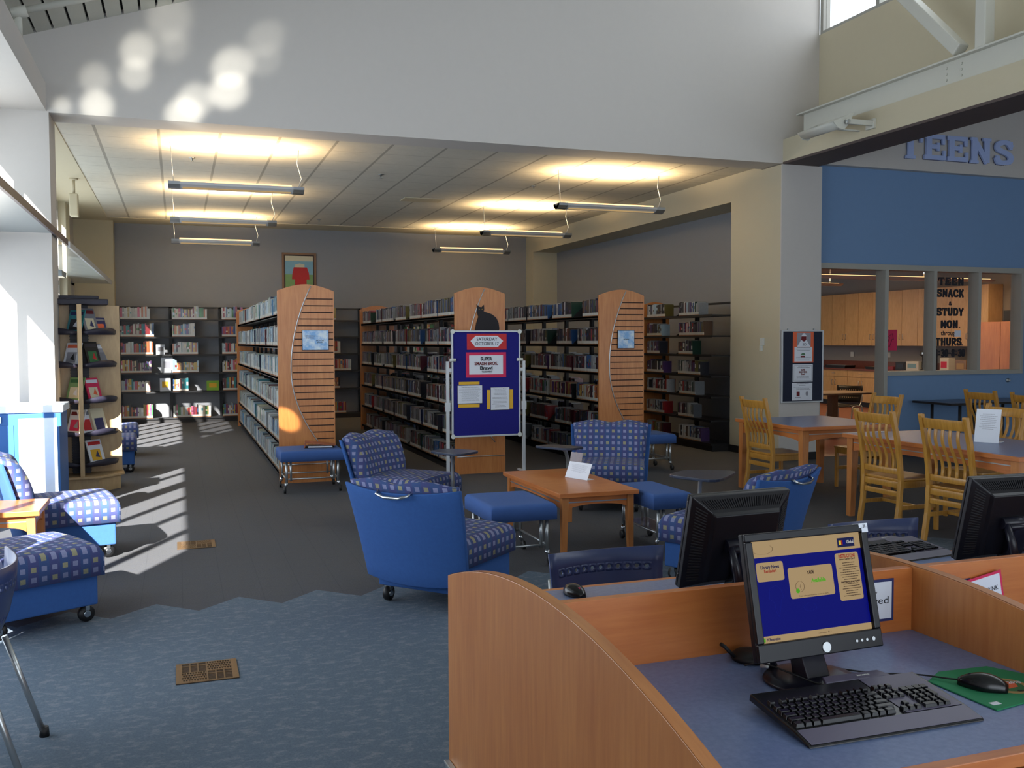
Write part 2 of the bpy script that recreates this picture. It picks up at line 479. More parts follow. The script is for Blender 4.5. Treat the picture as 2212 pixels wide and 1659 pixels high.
# added spots standing in for sunlight the light shelves throw onto the upper wall
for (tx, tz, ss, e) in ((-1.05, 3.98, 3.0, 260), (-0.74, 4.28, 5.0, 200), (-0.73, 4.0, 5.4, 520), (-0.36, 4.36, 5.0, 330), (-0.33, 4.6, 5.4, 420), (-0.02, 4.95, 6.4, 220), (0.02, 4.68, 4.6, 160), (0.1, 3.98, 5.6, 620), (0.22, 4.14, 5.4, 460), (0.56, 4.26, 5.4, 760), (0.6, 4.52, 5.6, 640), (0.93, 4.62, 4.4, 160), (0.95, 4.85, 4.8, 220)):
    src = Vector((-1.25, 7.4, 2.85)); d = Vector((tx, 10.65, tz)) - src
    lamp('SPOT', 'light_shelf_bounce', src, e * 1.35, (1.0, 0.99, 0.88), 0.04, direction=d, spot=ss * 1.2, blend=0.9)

def box(name, mat, x0, x1, y0, y1, z0, z1, parent=None, bevel=0, **k):
    return MB().box(x0, x1, y0, y1, z0, z1).build(name, mat, parent, bevel, **k)
# ------------------------------------------------------------------ floor
fl = MB()
zig = []
x = -2.09
k = 0
while x < 16.9:
    zig.append((x, 6.13 if k % 2 == 0 else 5.89)); x += 0.2425; k += 1
far = [(17, 21), (-2.2, 21)]
fl.prism([(-2.2, 5.95)] + zig + [(17, 6.0)] + far, 'z', -0.05, 0.0, 0)
fl.prism([(-2.2, -5), (17, -5), (17, 6.0)] + zig[::-1] + [(-2.2, 5.95)], 'z', -0.05, 0.0, 1)
struct(fl.build('floor', ['carpet_dark', 'carpet_front']))
struct(box('floor', 'kitchen_floor', 8.15, 16.4, 10.8, 24.5, 0.0, 0.006))
# ------------------------------------------------------------------ big walls
roofz = lambda x: 5.11 + 0.33 * x
w = MB(); w.prism([(-2.2, 3.91), (8.07, 3.91), (8.07, roofz(8.07) + 0.14), (-2.2, roofz(-2.2) + 0.14)], 'y', 10.65, 11.1)
struct(w.build('wall_front', 'wall_white'), 'broad plain upper wall above the low bookcase room')
struct(box('wall_left', 'wall_white', -2.2, -1.18, 10.65, 11.15, 0, 3.91), 'sunlit white wall pier beside the windows')
w = MB(); w.box(7.5, 8.13, 10.66, 11.84, 0, 3.9, 1); w.box(7.5, 8.13, 10.64, 10.66, 0, 3.9, 0)
w.box(7.5, 8.07, 11.84, 19.85, 3.57, 3.95, 1); w.box(7.5, 8.07, 19.85, 20.3, 0, 3.95, 1); w.box(7.5, 8.07, 11.1, 11.84, 3.9, 3.95, 1)
struct(w.build('wall_right', ['wall_white', 'wall_cream']))
struct(box('wall_right', 'wall_grey', 8.07, 8.15, 10.9, 20.3, 0, 3.95))
struct(box('wall_back', 'wall_grey', -1.13, 8.07, 20.3, 20.4, 0, 3.95))
w = MB(); w.box(-2.2, -1.13, 19.9, 20.4, 0, 3.95); w.box(-2.2, -1.72, 17.5, 18.1, 0, 3.95)
struct(w.build('wall_back', 'wall_cream'))
struct(box('ceiling', 'ceiling_tiles', -1.2, 7.5, 11.1, 19.45, 3.95, 4.0), 'white tiled ceiling with dark grid lines')
w = MB(); w.box(-1.99, -1.2, 11.1, 20.4, 3.94, 4.0); w.box(-1.2, 8.07, 19.45, 20.4, 3.94, 4.0)
struct(w.build('ceiling', 'wall_cream'))
# bay ceiling along the windows and its header
w = MB(); w.box(-1.99, -1.2, -5, 10.65, 3.92, 4.2)
struct(w.build('ceiling', 'wall_white'))
# sloped roof of painted boards
rf = MB(); rf.prism([(-2.3, roofz(-2.3) + 0.05), (8.6, roofz(8.6) + 0.05), (8.6, roofz(8.6) + 0.15), (-2.3, roofz(-2.3) + 0.15)], 'y', -5, 10.65, 1)
x = -2.26
while x < 8.4:
    a, b = x + 0.012, x + 0.163 - 0.012
    rf.prism([(a, roofz(a)), (b, roofz(b)), (b, roofz(b) + 0.03), (a, roofz(a) + 0.03)], 'y', -5, 10.65, 0); x += 0.163
struct(rf.build('ceiling', ['roof_board', 'roof_gap']), 'sloping ceiling of pale boards with dark gaps')
struct(box('ceiling', 'wall_white', 8.2, 14.5, -5, 10.75, 5.0, 5.1))
struct(box('ceiling', 'wall_white', 8.15, 16.4, 10.9, 24.5, 3.3, 3.35))
# clerestory wall over the beam
w = MB(); w.box(8.07, 8.2, -5, 10.65, 4.2, 5.62); w.box(8.07, 8.2, -5, 10.65, 7.35, 7.95)
struct(w.build('wall_right', 'wall_cream'), 'upper wall under the clerestory windows')
k = 1
y = 10.65
while y > -4:
    y2 = y - 2.06
    f = MB(); f.box(8.08, 8.19, y - 0.06, y, 5.62, 7.35); f.box(8.08, 8.19, y2, y - 0.06, 5.62, 5.66); f.box(8.08, 8.19, y2, y - 0.06, 7.3, 7.35); f.box(8.08, 8.19, y - 1.12, y - 1.06, 5.66, 7.3)
    o = struct(f.build('window_%d' % k, 'frame_grey'), 'clerestory window with thin grey frame')
    MB().box(8.125, 8.135, y2, y - 0.06, 5.66, 7.3).build('glass_pane', 'glass', o)
    y = y2; k += 1
# header beam, dark underside
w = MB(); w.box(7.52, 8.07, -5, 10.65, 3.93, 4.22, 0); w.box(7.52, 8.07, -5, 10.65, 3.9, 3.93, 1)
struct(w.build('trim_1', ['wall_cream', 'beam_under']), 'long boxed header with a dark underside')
# steel I-beam and truss members
w = MB(); w.box(7.615, 7.635, -5, 10.35, 4.22, 4.48); w.box(7.55, 7.70, -5, 10.42, 4.48, 4.5); w.box(7.55, 7.70, -5, 10.42, 4.22, 4.235)
for yy in (7.75, 7.95):
    for zz in (4.3, 4.36, 4.42): w.cyl((7.6, yy, zz), (7.615, yy, zz), 0.014, n=8)
o = w.build('steel_beam', 'steel_white', bevel=0.003)
tag(o, 'white painted steel beam running along the boxed header', 'beam')
for n_, (p0, p1, lb) in enumerate((((7.63, 7.48, 4.501), (7.63, 7.48, 7.4), 'upright white steel truss post on the beam'), ((7.63, 7.78, 4.56), (7.63, 10.2, 7.0), 'diagonal white steel truss brace rising left from the beam'))):
    tag(MB().beam(p0, p1, 0.13, 0.13, up=(1, 0, 0)).build('truss_member', 'steel_white', bevel=0.012), lb, 'steel brace', 'steel truss members')
# teens panel, blue wall with door opening and interior windows
struct(box('wall_front', 'wall_white', 8.13, 14.5, 10.64, 10.75, 3.94, 5.1), 'pale fascia behind the raised letters')
w = MB(); w.box(8.13, 14.5, 10.75, 10.9, 2.64, 3.94); w.box(9.29, 14.5, 10.75, 10.9, 0, 1.1); w.box(11.77, 14.5, 10.75, 10.9, 1.1, 2.64); w.box(8.13, 14.5, 10.75, 10.9, 3.94, 5.0)
struct(w.build('wall_front', 'wall_blue'), 'blue wall around the interior windows')
f = MB()
for a, b, z0 in ((8.14, 8.19, 0), (9.25, 9.31, 0), (10.10, 10.155, 1.1), (10.905, 10.96, 1.1), (11.715, 11.77, 1.1)): f.box(a, b, 10.71, 10.90, z0, 2.64)
f.box(8.14, 11.77, 10.711, 10.899, 2.565, 2.64); f.box(9.31, 11.77, 10.711, 10.899, 1.1, 1.16)
struct(f.build('trim_2', 'frame_grey'), 'grey metal frame of the doorway and interior windows')
for i, (a, b) in enumerate(((9.31, 10.10), (10.155, 10.905), (10.96, 11.715))):
    struct(box('window_%d' % (20 + i), 'glass', a, b, 10.835, 10.845, 1.16, 2.565))
struct(box('wall_right', 'wall_white', 14.4, 14.5, -5, 10.9, 0, 5.0))
struct(box('wall_entrance', 'wall_white', -2.0, 14.5, -5.15, -5.0, 2.95, 8.0))  # unseen wall over the open back, added to keep sun off the carrels
# kitchen shell
w = MB(); w.box(16.0, 16.2, 10.9, 24.5, 0, 3.3); w.box(8.07, 16.2, 24.4, 24.5, 0, 3.3)
struct(w.build('wall_back', 'kitchen_wall'))
struct(box('wall_front', 'kitchen_wall', 14.5, 16.2, 10.75, 10.9, 0, 3.3))
# baseboards
w = MB(); w.box(7.485, 7.5, 10.63, 11.84, 0, 0.1); w.box(7.485, 8.13, 10.625, 10.64, 0, 0.1)
struct(w.build('baseboard_right', 'base_black'))
struct(box('baseboard_front', 'base_black', 9.29, 14.4, 10.735, 10.75, 0, 0.1))
# left window wall: bays with mullions
def window_bay(k, y0, y1, z0, z1, n, d=0.07, wd=0.06):
    f = MB(); f.box(-1.95, -1.83, y0, y1, z0, z0 + 0.07); f.box(-1.95, -1.83, y0, y1, z1 - 0.07, z1)
    for i in range(n + 1):
        yy = y0 + (y1 - y0 - wd) * i / n
        f.box(-1.95, -1.95 + d, yy, yy + wd, z0 + 0.07, z1 - 0.07)
    o = struct(f.build('window_%d' % k, 'frame_grey'), 'tall bright window with metal mullions')
    MB().box(-1.9, -1.895, y0, y1, z0 + 0.07, z1 - 0.07).build('glass_pane', 'glass', o)
w = MB(); w.box(-2.0, -1.83, -5, 20.4, 0, 0.42); w.box(-2.0, -1.83, -5, 20.4, 3.84, 3.95); w.box(-2.0, -1.83, -5, 11.3, 2.62, 2.74); w.box(-1.93, -1.83, 11.3, 20.4, 2.67, 2.74)
w.box(-2.0, -1.83, 17.4, 20.4, 0.42, 3.84); w.box(-2.0, -1.83, 10.55, 11.3, 0.42, 3.84); w.box(-2.0, -1.83, -5, 3.3, 0.42, 3.84)  # unseen near stretch closed up to keep sun off the front carpet
for yy in (7.0,): w.box(-1.93, -1.83, yy, yy + 0.16, 0.42, 3.84)
struct(w.build('wall_left', 'wall_white'), 'window wall')
for i, (a, b, n) in enumerate(((3.3, 7.0, 4), (7.16, 10.55, 4), (11.3, 17.4, 7))):
    window_bay(30 + 2 * i, a, b, 0.42, 2.62, n); window_bay(31 + 2 * i, a, b, 2.74, 3.84, n)
# horizontal light shelves with brackets and a small louvred lamp below
for (y0, y1, lb) in ((1.5, 11.85, 'long grey light shelf along the near windows'), (12.05, 19.5, 'second grey light shelf beyond the white pier')):
    t = thing('light_shelf', lb, 'light shelf', (-1.5, y0, 2.7), 0, 'light shelves')
    if y0 < 5:
        s_ = MB().box(0.33, 0.355, 0, y1 - y0, -0.01, 0.06).build('edge_rail', 'shelf_edge', t)
        MB().box(-0.33, 0.33, 0, 10.63 - y0, 0.0, 0.02).build('panel', 'light_shelf', t)
    else:
        s_ = MB().box(0.33, 0.355, 0, y1 - y0, -0.01, 0.06).build('edge_rail', 'alu_paint', t)
        MB().box(-0.33, 0.33, 0, y1 - y0, 0.0, 0.02).build('panel', 'frosted_panel', t)
for (yy, lb) in ((6.4, 'small louvred downlight under the near light shelf'), (13.2, 'small louvred downlight under the far light shelf')):
    t = thing('window_light', lb, 'lamp', (-1.45, yy, 2.42), 0, 'downlights under the light shelves')
    MB().prism([(-0.2, 0.0), (0.2, 0.0), (0.28, 0.07), (-0.28, 0.07)], 'x', -0.12, 0.12).build('lamp_housing', 'light_shelf', t)
    MB().prism([(-0.1, 0.075), (0.1, 0.075), (0.06, 0.14), (-0.06, 0.14)], 'x', -0.05, 0.05).build('ballast_box', 'light_shelf', t)
    MB().cyl((0, 0, 0.14), (0, 0, 0.29), 0.012).build('stem', 'light_shelf', t)
# small things on walls and ceiling
t = thing('sprinkler_pipe', 'white pipe crossing under the sloping board ceiling', 'pipe', (0, 9.3, 0))
MB().tube([(-1.25, 0, 4.46), (8.0, 0, roofz(8.0) - 0.28)], 0.03, 12).build('pipe', 'steel_white', t)
MB().tube([(-1.30, 0, 4.44), (-1.18, 0, 4.475)], 0.05, 12).build('coupling', 'steel_white', t)
MB().tube([(-1.25, 0, 4.46), (-1.25, 0.02, 4.25)], 0.03, 12).build('elbow', 'steel_white', t)
t = thing('wall_speaker', 'small cream box hanging from the ceiling near the left windows', 'ceiling fitting', (-1.36, 15.0, 3.6))
MB().box(-0.055, 0.055, -0.09, 0.09, -0.2, 0.12).build('housing', 'wall_cream', t, 0.01)
MB().lathe([(0.06, 0.32), (0.06, 0.34)], 16).build('mounting_plate', 'wall_cream', t); MB().cyl((0, 0, 0.12), (0, 0, 0.33), 0.02).build('stem', 'wall_cream', t)
for (px_, py_, lb) in ((0.22, 12.9, 'bare brass sprinkler head near the left pendant lights'), (2.75, 13.35, 'sprinkler head in the middle of the tiled ceiling, nearest'), (5.15, 13.6, 'sprinkler head between the right pendant lights'), (2.62, 18.6, 'sprinkler head at the back of the tiled ceiling')):
    t = thing('ceiling_sprinkler', lb, 'sprinkler', (px_, py_, 3.95), 0, 'ceiling sprinkler heads')
    MB().lathe([(0.04, 0), (0.035, -0.008), (0.01, -0.01), (0.01, -0.04)], 12).build('collar', 'alu', t); MB().lathe([(0.022, -0.05), (0.022, -0.053)], 12).build('deflector', 'alu', t)
o = MB().box(3.55, 4.21, 15.3, 15.7, 3.94, 3.952).build('ceiling_vent', 'wall_cream'); tag(o, 'flat cream square panel set in the tiled ceiling', 'ceiling panel')

# ------------------------------------------------------------------ pendant lights
def pendant(x0, x1, y, z, lb, first=None):
    t = thing('pendant_light', lb, 'pendant light', ((x0 + x1) / 2, y, z), 0, 'pendant uplights below the tiled ceiling')
    L = (x1 - x0) / 2
    pr = [(-0.11, 0.03), (-0.10, 0.0), (-0.05, -0.035), (0, -0.045), (0.05, -0.035), (0.10, 0.0), (0.11, 0.03), (0.09, 0.03), (0.0, 0.0), (-0.09, 0.03)]
    MB().prism(pr, 'x', -L, L).build('lamp_body', 'alu_paint', t)
    for s in (-1, 1): MB().prism([(-0.113, 0.032), (-0.103, -0.002), (-0.05, -0.039), (0, -0.049), (0.05, -0.039), (0.103, -0.002), (0.113, 0.032)], 'x', s * L, s * (L - 0.13)).build('end_cap', 'alu', t)
    MB().box(-L + 0.16, L - 0.16, -0.07, -0.02, -0.042, -0.03).build('diffuser', 'slot_glow', t)
    MB().tube([(-L + 0.06, 0, 0.03), (-L + 0.03, 0, 3.95 - z)], 0.004, 6).build('cord', 'alu_paint', t)
    MB().tube([(L - 0.06, 0, 0.03), (L - 0.02, 0, 0.15), (L - 0.07, 0, 0.33), (L - 0.05, 0, 3.95 - z)], 0.006, 6).build('cord', 'alu_paint', t)
    MB().tube([(-L + 0.14, 0, 0.05), (L - 0.14, 0, 0.05)], 0.014, 8).build('tube_lamp', 'tube_warm', t)
    lamp('AREA', 'pendant_uplight', ((x0 + x1) / 2, y, z + 0.085), 80, (1.0, 0.70, 0.36), 1.3, 0.1, direction=(0, 0, 1), spread=165)
rows = ((12.0, 'nearest'), (15.4, 'middle'), (18.65, 'farthest'))
for yy, nm in rows:
    pendant(-0.07, 1.5, yy, 3.455, '%s pendant uplight of the left row' % nm)
for yy, nm in rows:
    pendant(4.95, 6.58, yy + 0.2, 3.455, '%s pendant uplight of the right row' % nm)
# floodlight on the beam
t = thing('floodlight', 'white angled floodlight bracketed to the boxed header', 'floodlight', (7.15, 9.28, 4.03))
tr = lambda o: (lambda u, v: (-0.17 + 0.28 * v, -0.32 + 0.64 * u, 0.02 + 0.12 * v - (0.11 + o) * math.sin(v * PI) ** 0.8))
MB().slab(tr(0), tr(0.012), 2, 12).build('reflector', 'steel_white', t)
for s_ in (-0.32, 0.32): MB().prism([(-0.17, 0.02), (-0.10, -0.05), (-0.02, -0.06), (0.06, 0.02), (0.11, 0.14), (0.02, 0.10)], 'y', s_ - 0.008, s_ + 0.008).build('end_plate', 'steel_white', t)
MB().box(-0.02, 0.37, -0.375, -0.345, -0.005, 0.055).build('bracket', 'steel_white', t, 0.006)
MB().box(0.335, 0.37, -0.39, -0.25, -0.03, 0.08).build('mounting_plate', 'steel_white', t, 0.004)
MB().cyl((-0.0, -0.385, 0.025), (0.0, -0.33, 0.025), 0.022, n=14).build('pivot', 'alu', t)
MB().box(-0.13, 0.08, -0.30, 0.30, 0.055, 0.062, M=Matrix.Rotation(R(-24), 4, 'Y')).build('lamp_glass', 'alu_paint', t)
MB().box(0.0, 0.30, -0.2, -0.17, -0.035, -0.02).build('lower_bar', 'steel_white', t)
# wall thermostat on cream face
t = thing('thermostat', 'small white thermostat on the cream wall left of the felt notice board', 'thermostat', (7.495, 11.03, 1.58))
MB().box(-0.025, 0.005, -0.035, 0.035, -0.05, 0.05).build('cover', 'plastic_white', t, 0.004); MB().box(-0.022, 0.004, 0.0, 0.05, -0.13, -0.05).build('sensor', 'plastic_white', t, 0.004)
o = MB().box(9.42, 9.5, 10.742, 10.752, 0.40, 0.52).build('wall_outlet', 'plastic_white', bevel=0.003); tag(o, 'white wall outlet low on the blue wall right of the doorway', 'outlet')
o = MB().lathe([(0.03, 0), (0.03, 0.02), (0.012, 0.025), (0.012, 0.05)], 16, M=Matrix.Translation((11.52, 10.75, 1.0)) @ Matrix.Rotation(R(90), 4, 'X')).build('door_stop', 'alu'); tag(o, 'small round metal stop on the blue wall under the right window', 'door stop')
# ------------------------------------------------------------------ bookcases
Z6 = [0.10, 0.45, 0.82, 1.19, 1.55, 1.91]
def end_panel(t, w, y, slat=True, side=1, cat=False):
    # panel in the XZ plane, w wide, front face at local y
    th = 0.03; y0, y1 = (y, y + th)
    arc = [(w * i / 12, 2.17 + 0.075 * math.sin(PI * i / 12)) for i in range(13)]
    p = MB().prism([(0, 0)] + [(w, 0)] + arc[::-1], 'y', y0, y1)
    cx = lambda z: w * (0.53 - 0.0) - 0.0 + (0 if True else 0)
    # curved inlay: from top (x 0.53w) bulging left to 0.25w and back right at the bottom
    def curve(z):
        u = (z - 1.28) / 0.94
        return w * (0.225 + 0.36 * u * u) if z > 1.28 else w * (0.225 + 0.42 * ((1.28 - z) / 0.78) ** 2)
    if slat:
        z = 2.08
        k = 0
        while z > 0.36:
            xx = curve(z) + 0.015
            p.box(xx, w - 0.012, y0 - 0.0015, y0, z - 0.006, z + 0.006, 1); z -= 0.0755
    o = p.build('end_panel', ['maple_orange', 'groove'], t)
    if slat or cat:
        pts = [(curve(z), y0 - 0.004, z) for z in [2.225 - i * 0.05 for i in range(0, 39)] if z > (0.40 if not cat else 0.33)]
        MB().tube(pts, 0.006, 6).build('metal_inlay', 'alu', o)
    MB().tube([(0.02, y0 - 0.003, 0.21), (w - 0.01, y0 - 0.003, 0.21)], 0.006, 6).build('metal_inlay', 'alu', o)
    return o
def bookcase(name, label, x0, y0, length, w=0.63, z=Z6, far=True, near=True, slat=True, cat=False):
    t = thing(name, label, 'bookcase', (x0, y0, 0), 0, 'double sided bookcases')
    if near: end_panel(t, w, 0, slat, cat=cat)
    if far:
        arc = [(w * i / 12, 2.17 + 0.075 * math.sin(PI * i / 12)) for i in range(13)]
        MB().prism([(0, 0), (w, 0)] + arc[::-1], 'y', length - 0.03, length).build('end_panel', 'maple_orange', t)
    cx = w / 2; n = int(round((length - 0.06) / 0.91)); st = (length - 0.06) / n
    MB().box(0.05, w - 0.05, 0.03, length - 0.03, 0, 0.085).build('plinth', 'base_black', t)
    for k, zz in enumerate(z):
        for s in (0, 1):
            a, b = ((0.02, cx - 0.01) if s == 0 else (cx + 0.01, w - 0.02))
            m = MB()
            m.box(a, b, 0.032, length - 0.032, zz - 0.022, zz)
            if s == 0: m.box(a, a + 0.006, 0.032, length - 0.032, zz - 0.03, zz + 0.004)
            m.build('shelf', 'shelf_black', t)
    for i in range(n + 1):
        yy = 0.03 + st * i
        MB().box(cx - 0.02, cx + 0.02, max(0.031, yy - 0.035), min(length - 0.031, yy + 0.035), 0.08, 2.14).build('upright', 'shelf_black', t)
        if 0 < i < n:
            for zz in z: MB().prism([(0.03, zz), (cx, zz), (cx, zz + 0.19), (cx - 0.09, zz + 0.19)], 'y', yy - 0.003, yy + 0.003).build('shelf_bracket', 'shelf_black', t)
    MB().box(cx - 0.025, cx + 0.025, 0.032, length - 0.032, 2.10, 2.14).build('top_rail', 'shelf_black', t)
    m = MB()
    for zz in z[1:]: m.box(cx - 0.003, cx + 0.003, 0.032, length - 0.032, zz - 0.02, zz + 0.05)
    m.build('back_rail', 'shelf_black', t)
    return t
bookcase('bookcase', 'long bookcase behind the left slatted orange end panel', 1.06, 10.9, 7.8)
bookcase('bookcase', 'long bookcase whose orange end panel carries a black cat cut-out', 3.12, 10.9, 6.25, slat=False, cat=True)
bookcase('bookcase', 'long bookcase behind the right slatted orange end panel', 5.0, 10.9, 6.3)
# wall bookcase in the right recess
def wall_case(label, M_, length, z, top, depth=0.3, endp=None, group='wall bookcases'):
    t = thing('wall_bookcase', label, 'bookcase', (0, 0, 0), 0, group); t.matrix_world = M_
    n = max(1, int(round(length / 0.91))); st = length / n
    # local: x along, y depth (front at 0), z up
    MB().box(0, length, 0.02, depth, 0, z[0] - 0.02).build('plinth', 'base_black', t)
    for zz in z: MB().box(0.001, length - 0.001, 0, depth - 0.02, zz - 0.022, zz).box(0.001, length - 0.001, -0.004, 0.002, zz - 0.03, zz + 0.004).build('shelf', 'shelf_black', t)
    for i in range(n + 1):
        xx = st * i
        MB().box(max(0, xx - 0.035), min(length, xx + 0.035), depth - 0.05, depth - 0.005, 0, top).build('upright', 'shelf_black', t)
        if 0 < i < n:
            for zz in z: MB().prism([(0.02, zz), (depth - 0.02, zz), (depth - 0.02, zz + 0.19), (depth - 0.12, zz + 0.19)], 'x', xx - 0.003, xx + 0.003).build('shelf_bracket', 'shelf_black', t)
    MB().box(0, length, depth - 0.05, depth - 0.005, top - 0.03, top).build('top_rail', 'shelf_black', t)
    if endp: 
        arc = [(-0.02 + 0.52 * i / 10, 2.17 + 0.06 * math.sin(PI * i / 10)) for i in range(11)]
        MB().prism([(-0.02, 0), (0.50, 0)] + arc[::-1], 'x', endp[0], endp[1]).build('end_panel', 'maple_orange', t)
    return t
Z7 = [0.11, 0.45, 0.79, 1.09, 1.39, 1.67, 1.97]
# faces -X: local x -> -Y world, local y -> +X
MW = Matrix.Translation((7.2, 14.0, 0)) @ Matrix.Rotation(R(-90), 4, 'Z')
wall_case('black bookcase in the recess right of the slatted panels', MW, 2.15, Z7, 2.16, 0.42, (-0.03, -0.001))
ZB = [0.10, 0.62, 0.99, 1.35, 1.70, 2.04]
MBk = Matrix.Translation((-1.07, 19.92, 0))
wall_case('black bookcase along the grey back wall', MBk, 7.6, ZB, 2.30, 0.33)

# ------------------------------------------------------------------ books
PAL_PALE = [('white', (226, 230, 230)), ('pale blue', (176, 200, 214)), ('light grey', (190, 196, 198)), ('white', (214, 216, 206)), ('sky blue', (110, 158, 196)), ('grey', (120, 128, 138)), ('navy', (38, 50, 84)), ('cream', (206, 200, 170)), ('teal', (62, 128, 140)), ('maroon', (104, 44, 56)), ('charcoal', (58, 62, 72)), ('pale green', (160, 186, 160))]
PAL_DARK = [('black', (30, 30, 36)), ('charcoal', (54, 54, 62)), ('grey', (112, 116, 122)), ('light grey', (160, 164, 168)), ('navy', (34, 44, 84)), ('maroon', (92, 30, 42)), ('purple', (84, 58, 110)), ('dark green', (34, 66, 52)), ('brown', (92, 66, 48)), ('blue', (48, 92, 150)), ('white', (206, 206, 206)), ('red', (158, 40, 44)), ('olive', (104, 98, 50))]
PAL_MIX = [('red', (150, 50, 54)), ('yellow', (196, 170, 84)), ('white', (206, 206, 200)), ('orange', (186, 110, 64)), ('blue', (60, 98, 150)), ('white', (214, 214, 210)), ('purple', (104, 62, 130)), ('green', (60, 120, 70)), ('black', (32, 30, 36)), ('pink', (196, 100, 130)), ('teal', (44, 130, 140)), ('cream', (214, 202, 168)), ('maroon', (104, 34, 46))]
def mul(c, k): return tuple(min(1, x * k) for x in c[:3]) + (1,)
LABW = s2l((216, 216, 208)); LABO = s2l((196, 124, 66)); PAGE = s2l((206, 198, 178))
def add_book(mb, M, w, d, h, c, lean=0.0, band=None):
    # local: spine faces -y at y=0, width along x, depth +y
    K = M @ Matrix.Rotation(lean, 4, 'Y') if lean else M
    mb.box(0.0, w, 0.004, d, 0.0, h, 0, c, K)
    mb.box(0.0, w, 0.0, 0.005, 0.045, h, 0, c, K)
    mb.box(0.0, w, -0.0006, 0.005, 0.012, 0.047, 0, LABW, K)
    mb.box(0.0, w, 0.0, 0.005, 0.0, 0.012, 0, LABO, K)
    mb.box(0.0025, w - 0.0025, 0.012, d - 0.001, h, h + 0.0012, 0, PAGE, K)
    if band: mb.box(0.0015, w - 0.0015, -0.0006, 0.001, h * band[0], h * band[1], 0, band[2], K)
CAMP = Vector((0, 0, 1.6))
ORD = ['first', 'second', 'third', 'fourth', 'fifth', 'sixth', 'seventh', 'eighth', 'ninth', 'tenth', 'eleventh', 'twelfth', 'thirteenth', 'fourteenth', 'fifteenth', 'sixteenth', 'seventeenth', 'eighteenth', 'nineteenth', 'twentieth', 'twenty-first', 'twenty-second', 'twenty-third', 'twenty-fourth', 'twenty-fifth', 'twenty-sixth', 'twenty-seventh', 'twenty-eighth', 'twenty-ninth', 'thirtieth']
def ordn(i): return ORD[i] if i < len(ORD) else '%dth' % (i + 1)
BOOKS = []   # (score, matrix, w, d, h, colour, lean, band, info)
def shelf_row(M, length, pal, case, shelf, seed, fill=0.8, hmin=0.19, hmax=0.24, visible=True, sections=None, from_far=False, facing=0.1):
    # M: local x runs along the shelf (0 = end nearest the camera unless from_far), -y towards the viewer, z=0 on the board
    rnd = random.Random(seed)
    n = max(1, int(round(length / 0.91))); st = length / n; cnt = 0
    wt = [1.0 + (1.4 if i < 4 else 0) for i in range(len(pal))]
    for s in range(n):
        a = s * st + 0.03; b = (s + 1) * st - 0.02
        f = min(1.0, max(0.35, rnd.gauss(fill, 0.14)))
        end = b if f > 0.93 else a + (b - a) * f
        start = a
        if from_far: start, end = b - (end - a), b
        x = start
        fam = rnd.choices(pal, wt)[0]; hh = rnd.uniform(hmin + 0.005, hmax - 0.01)
        while x < end - 0.04:
            if rnd.random() < 0.22: fam = rnd.choices(pal, wt)[0]; hh = rnd.uniform(hmin, hmax)
            nm, c = fam if rnd.random() < 0.4 else rnd.choices(pal, wt)[0]
            w = rnd.choice([0.016, 0.02, 0.024, 0.028, 0.034, 0.04])
            h = max(hmin - 0.02, min(hmax, hh + rnd.gauss(0, 0.008))); d = rnd.uniform(0.135, 0.165)
            col = mul(s2l(c), rnd.uniform(0.75, 1.15))
            band = None
            if rnd.random() < 0.5:
                z0 = rnd.uniform(0.35, 0.6); band = (z0, z0 + rnd.uniform(0.08, 0.3), mul(s2l(rnd.choice(pal)[1]), rnd.uniform(0.8, 1.3)))
            K = M @ Matrix.Translation((x, rnd.uniform(0, 0.006), 0.001))
            p = K @ Vector((w / 2, 0, h / 2)); dv = p - CAMP; D = dv.length
            nrm = (M.to_3x3() @ Vector((0, -1, 0))).normalized()
            sc = (w * h * abs(nrm.dot(dv / D)) / (D * D)) if visible else 0
            BOOKS.append((sc, K, w, d, h, col, 0.0, band, (nm, 'thick' if w > 0.03 else ('thin' if w < 0.019 else ''), cnt, shelf, case)))
            x += w + 0.0008; cnt += 1
SH6 = ['bottom', 'fifth', 'fourth', 'third', 'second', 'top']
MY = lambda x, y, z: Matrix.Translation((x, y, z)) @ Matrix.Rotation(R(-90), 4, 'Z') @ Matrix.Scale(-1, 4, (1, 0, 0))
# left faces (looking towards -X): local x -> +Y, local -y -> -X
def LF(x, y, z):
    m = Matrix(((0, 1, 0, x), (1, 0, 0, y), (0, 0, 1, z), (0, 0, 0, 1))); return m
def RF(x, y, z):
    m = Matrix(((0, -1, 0, x), (1, 0, 0, y), (0, 0, 1, z), (0, 0, 0, 1))); return m
for ci, (x0, ln_, pal, nm) in enumerate(((1.06, 7.72, PAL_PALE, 'left bookcase'), (3.12, 6.17, PAL_DARK, 'black-cat bookcase'), (5.0, 6.22, PAL_DARK, 'right-hand bookcase'))):
    for k, z in enumerate(Z6):
        pl = pal
        if ci == 2 and k == 2: pl = PAL_MIX
        shelf_row(LF(x0 + 0.03, 10.95, z), ln_, pl, nm, SH6[k], 100 * ci + k, 0.97 if ci == 0 else 0.86, 0.195 if ci else 0.20, 0.225 if ci else 0.24)
        shelf_row(RF(x0 + 0.60, 10.95, z), ln_, PAL_DARK, nm, SH6[k], 900 + 100 * ci + k, 0.7, visible=False)
SH7 = ['bottom', 'sixth', 'fifth', 'fourth', 'third', 'second', 'top']
for k, z in enumerate(Z7):
    shelf_row(LF(7.23, 11.88, z), 2.05, PAL_DARK + PAL_PALE[:3], 'recess bookcase', SH7[k], 500 + k, 0.62, 0.18, 0.21, from_far=True)
for k, z in enumerate(ZB):
    shelf_row(MBk @ Matrix.Translation((0, 0.02, z)), 7.55, PAL_MIX + PAL_PALE[:3], 'back wall bookcase', SH6[k], 700 + k, 0.62, 0.2, 0.27)
